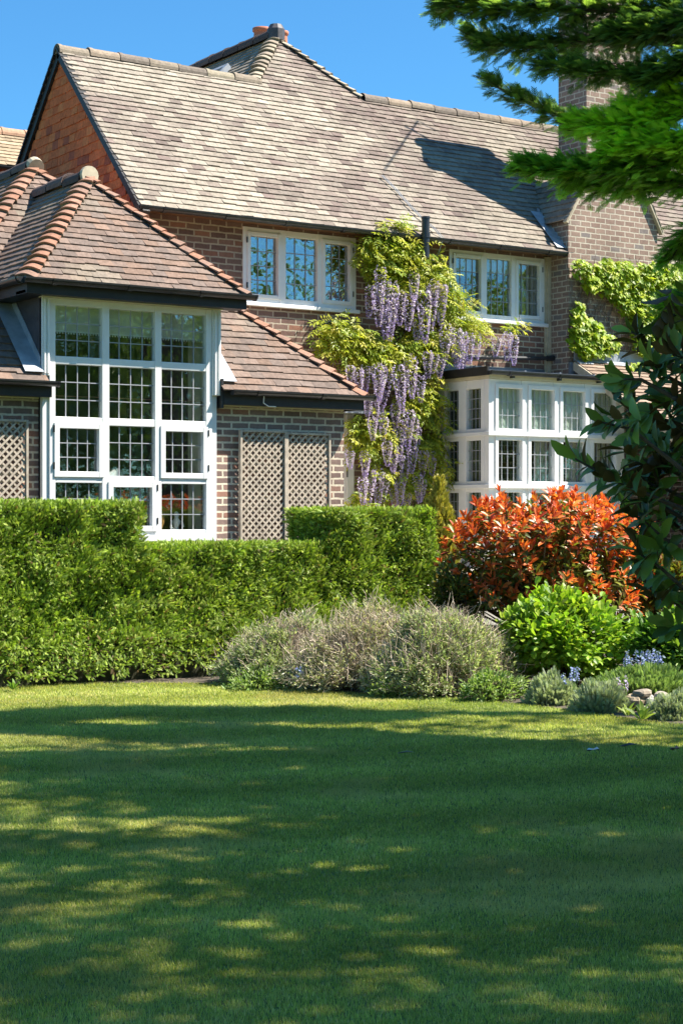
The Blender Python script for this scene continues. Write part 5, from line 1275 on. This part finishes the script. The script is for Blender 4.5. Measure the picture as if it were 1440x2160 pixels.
# ---- conifer at the upper right
g = np.random.default_rng(161)
KX, KZ = 4.9, 10.9
con = thing('conifer_tree', 'feathery green cypress with drooping sprays hanging into the upper right', 'tree', cw(KX, KZ, 0))
mb = MB(); mb.tube([cw(KX,KZ,0), cw(KX,KZ,2.5), cw(KX+.05,KZ,6), cw(KX,KZ,10)], [.24,.20,.13,.03], 12); 
CB = [  # branch paths in the picture, distance, spray half-width (m), foliage weight, tone (shaded to sunlit)
    ([(1600,40),(1440,25),(1250,20),(1080,12),(925,8)], 11.6, .24, 1.5, 0),
    ([(1600,120),(1440,90),(1280,80),(1140,98),(1040,92),(1010,80)], 11.7, .20, 1.2, 0),
    ([(1500,170),(1380,150),(1260,150),(1150,138)], 11.5, .15, .7, 0),
    ([(1440,330),(1330,300),(1220,255),(1110,215),(1025,172)], 11.9, .10, .55, 0),
    ([(1600,330),(1440,340),(1320,350),(1200,360),(1105,350)], 11.4, .22, 1.6, 1),
    ([(1600,360),(1470,380),(1340,390),(1220,385)], 11.8, .20, 1.2, 1),
    ([(1600,210),(1440,240),(1340,265),(1260,265),(1225,262)], 11.2, .20, 1.2, 2),
    ([(1600,150),(1480,190),(1390,225),(1330,230)], 11.1, .20, 1.0, 2),
    ([(1560,290),(1460,295),(1370,300),(1290,315)], 11.0, .20, 1.1, 2),
    ([(1560,80),(1460,120),(1400,160),(1345,165)], 11.3, .18, .8, 0),
    ([(1640,-60),(1440,-40),(1250,-50),(1100,-60)], 11.7, .26, 1.0, 0),
    ([(1640,-10),(1480,40),(1380,60),(1290,70)], 11.4, .22, 1.0, 0),
    ([(1600,440),(1480,470),(1440,500),(1415,545)], 11.3, .12, .4, 1),
    ([(1600,600),(1480,630),(1430,640),(1410,650)], 11.3, .12, .4, 1),
]
P, D, U, L, C = [], [], [], [], []
TONE = {0: [(.11,.19,.045),(.17,.25,.055),(.075,.14,.05)], 1: [(.16,.31,.04),(.22,.40,.05),(.11,.23,.04)], 2: [(.36,.54,.05),(.44,.62,.06),(.28,.43,.045)]}  # one foliage in tones from shaded to sunlit, light put into the colour
def conbranch(path, hw, wgt, tone, first):
    path = np.array(path); m = int(200*wgt)
    t = g.random(m)**.8*(len(path)-1)*.999; i = t.astype(int); f = (t-i)[:, None]
    b = path[i]*(1-f)+path[i+1]*f; ax = norm(path[i+1]-path[i])
    tipf = np.clip(1.15-t/(len(path)-1), .12, 1)                           # sprays shorten towards the tip
    lat = norm(np.cross(ax, np.array((0,0,1.)))); sg = g.choice((-1, 1), m)[:, None]
    bd = norm(ax*.75+lat*sg*g.uniform(.35, 1, m)[:, None]+np.stack([np.zeros(m), np.zeros(m), g.normal(.0, .34, m)], 1))
    ln = hw*g.uniform(.3, 1.55, m)*tipf**.6+.04
    K = 7
    for k in range(K):
        q = (k+.6)/K; p = b+bd*(ln*q)[:, None]+np.stack([np.zeros(m), np.zeros(m), -.10*ln*q*q], 1)+g.normal(0, .012, (m, 3))
        P.append(p); fd = norm(bd*.9+norm(np.cross(bd, np.array((0,0,1.))))*(g.choice((-1, 1), m)*g.uniform(.1, .9, m))[:, None]+np.stack([np.zeros(m), np.zeros(m), g.normal(.05, .25, m)], 1))
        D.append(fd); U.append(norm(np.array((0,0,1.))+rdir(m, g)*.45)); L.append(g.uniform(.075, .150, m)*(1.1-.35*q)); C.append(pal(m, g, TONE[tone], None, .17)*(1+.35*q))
    for j in range(0, m, 5): mb.tube([b[j], b[j]+bd[j]*ln[j]*.9], [.004,.002], 4, cap=False)
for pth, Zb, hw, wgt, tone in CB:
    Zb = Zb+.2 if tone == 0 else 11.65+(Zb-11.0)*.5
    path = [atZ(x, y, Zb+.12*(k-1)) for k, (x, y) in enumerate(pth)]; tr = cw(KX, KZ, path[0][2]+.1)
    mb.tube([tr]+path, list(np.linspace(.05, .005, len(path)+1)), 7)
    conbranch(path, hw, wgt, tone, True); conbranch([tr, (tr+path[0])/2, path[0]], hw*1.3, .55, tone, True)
# rest of the crown beside the frame: whorls of branches, longer low down
for i in range(120):
    z = 2.2+i*.065+g.uniform(-.05,.05); a = i*2.4+g.uniform(-.3, .3); rl_ = (2.6*(1-(z-2)/9)+.2)
    dX, dZ = math.cos(a), math.sin(a); tipX = KX+dX*rl_; tipZ = KZ+dZ*rl_*.8
    if tipX/tipZ < .235: 
        rl_ *= max(.05, (KX-.25*KZ)/max(.01, (KX-tipX)+.25*(tipZ-KZ))); rl_ = max(rl_, .4); tipX = KX+dX*rl_; tipZ = KZ+dZ*rl_*.8
        if tipX/tipZ < .225: continue
    if tipZ > 11.0 or (z > 6.0 and tipZ > 10.3): continue
    path = [cw(KX, KZ, z), cw(KX+dX*rl_*.5, KZ+dZ*rl_*.4, z+.12), cw(tipX, tipZ, z+.05)]
    mb.tube(path, [.04,.02,.006], 6); conbranch(path, .22, .32, 1, False)
mb.build('branches', M['bark'], con)
P, D, U, L, C = map(np.concatenate, (P, D, U, L, C))
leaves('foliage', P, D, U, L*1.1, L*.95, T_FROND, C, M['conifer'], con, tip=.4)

# ---- trees beside and behind the photographer: they shade the lawn and stand in the window reflections
def big_tree(label, X, Z, zc, rx, rz, n, size, seed, nc=70, rzz=None, cols=[(.17,.27,.045),(.22,.33,.06),(.12,.20,.045)], cr=.20, shell=.35):
    g = np.random.default_rng(seed); b = cw(X, Z, 0); t = thing('garden_tree', label, 'tree', b, 'trees round the lawn')
    p, out = clumps((0,0,0), (rx, rzz or rx, rz), nc, n//nc, g, shell, cr); m = len(p); p = np.stack([p[:, 0]*CY+p[:, 1]*SY, -p[:, 0]*SY+p[:, 1]*CY, p[:, 2]], 1)+cw(X, Z, zc)
    L = g.uniform(size*.7, size*1.3, m); leaves('crown', p, norm(out*.5+rdir(m, g)), norm(out*.3+rdir(m, g)*.8+np.array((0,0,.5))), L, L*.6, T_DIA, pal(m, g, cols), M['leaf'], t)
    mb = MB(); mb.tube([b, cw(X+.1, Z, zc*.5), cw(X, Z+.1, zc)], [.22+.01*rx,.17,.07], 10)
    for i in range(14):
        q = p[g.integers(m)]; s = cw(X, Z, zc-rz*.5+g.random()*rz*.5); mb.tube([s, (s+q)/2+np.array((0,0,.2)), q], [.06,.04,.012], 6)
    mb.build('trunk', M['bark'], t)
SH = [ (7.6, 9.6, 8.6, 3.0, 4.2, 8600, .19, 301, 150), (7.3, 5.4, 7.6, 3.0, 4.8, 12800, .18, 302, 150), (7.5, 1.0, 8.0, 3.2, 4.8, 20000, .18, 303, 150), (9.0, 12.95, 13.3, 1.6, 2.6, 3600, .20, 304, 70, .45), (5.2, 7.8, 6.2, 1.9, 2.0, 1500, .19, 305, 70)]  # the flat high crown is added only to shade the lawn's far edge
for i, s in enumerate(SH): big_tree('tall unseen leafy tree beside the lawn that throws dappled shade over the grass', *s)
for i, (X, Z, zc, rx, rz) in enumerate([(22,-6,4.5,5,4.5),(30,6,5,5,5),(14,-14,5,5,5),(34,16,5,5,5),(26,-20,6.5,6,6),(4,-18,5,5,5),(38,-6,6.5,6,6),(-8,-14,4.5,5,4.5),(42,28,6,6,6)]):
    big_tree('round leafy garden tree seen only as a dark reflection in the windows', X, Z, zc, rx, rz, 16000, .34, 320+i, 90)

# palm-like pot plant inside the stair window
g = np.random.default_rng(171)
pp = thing('pot_plant', 'spiky green pot plant behind the lowest stair window lights', 'plant', (8.62, 16.95, 1.25))
n = 46; a = g.uniform(0, 6.28, n); el = g.uniform(.1, 1.2, n); D = np.stack([np.cos(a)*np.cos(el), np.sin(a)*np.cos(el), np.sin(el)], 1); L = g.uniform(.22, .42, n)
leaves('leaves', np.tile((8.62,16.95,1.48), (n, 1)), D, np.tile((0,0,1.), (n, 1)), L, L*.10, T_OVAL, pal(n, g, [(.08,.17,.03),(.14,.24,.05)]), M['leaf'], pp)
mb = MB(); mb.lathe((8.62,16.95,1.25), [(0,0),(.09,0),(.12,.2),(.13,.23),(.11,.23),(.0,.2)], 16); mb.build('pot', M['terracotta'], pp, smooth=True)
ch = thing('wooden_chair', 'brown wooden chair back inside the shaded side of the bay window', 'chair', (14.55, 18.25, .9))
mb = MB(); mb.box(14.40,14.75,18.20,18.24,1.5,2.15); mb.box(14.38,14.42,18.18,18.26,.9,2.2); mb.box(14.73,14.77,18.18,18.26,.9,2.2); mb.build('backrest', M['wood'], ch, bevel=.01)
mb = MB(); mb.box(14.38,14.80,17.8,18.18,1.33,1.38); mb.box(14.39,14.43,17.8,17.84,.9,1.33); mb.box(14.74,14.78,17.8,17.84,.9,1.33); mb.build('seat', M['wood'], ch, bevel=.01)

# ================================================================== light, sky, camera
w = bpy.data.worlds.new('World'); scn.world = w; w.use_nodes = True
nt = w.node_tree; bg = nt.nodes['Background']
sky = nt.nodes.new('ShaderNodeTexSky'); sky.sky_type = 'NISHITA'; sky.sun_disc = False
SUN = Vector((.628, -.425, 1.0)).normalized()
sky.sun_elevation = math.asin(SUN.z); sky.sun_rotation = math.atan2(SUN.x, SUN.y)
sky.altitude = 100; sky.air_density = 1.0; sky.dust_density = .3; sky.ozone_density = 4.0
tintn = nt.nodes.new('ShaderNodeVectorMath'); tintn.operation = 'MULTIPLY'; tintn.inputs[1].default_value = (.31, .65, .81)   # a deeper, cleaner blue
nt.links.new(sky.outputs[0], tintn.inputs[0]); nt.links.new(tintn.outputs[0], bg.inputs['Color']); bg.inputs['Strength'].default_value = .10
sun = bpy.data.lights.new('sun', 'SUN'); sun.energy = 5.0; sun.angle = R(.53); sun.color = (1, .94, .84)
so = bpy.data.objects.new('sun', sun); col.objects.link(so); so.rotation_euler = (-SUN).to_track_quat('-Z', 'Y').to_euler(); so.location = (20, -10, 30)
cam = bpy.data.cameras.new('camera'); co = bpy.data.objects.new('camera', cam); col.objects.link(co); scn.camera = co
cam.sensor_fit = 'AUTO'; cam.sensor_width = 36; cam.lens = FPX/2160*36; cam.shift_y = (HOR-1080)/2160
cam.clip_start = .05; cam.clip_end = 2000
co.location = (0, 0, CZ); co.rotation_euler = (R(90), 0, -YAW)
vs = scn.view_settings; vs.view_transform = 'Standard'; vs.look = 'None'; vs.exposure = 1.3; vs.gamma = 1; vs.use_curve_mapping = False
scn.cycles.max_bounces = 8; scn.cycles.transparent_max_bounces = 12; scn.cycles.diffuse_bounces = 3; scn.cycles.glossy_bounces = 3; scn.cycles.transmission_bounces = 4
scn.cycles.use_denoising = True
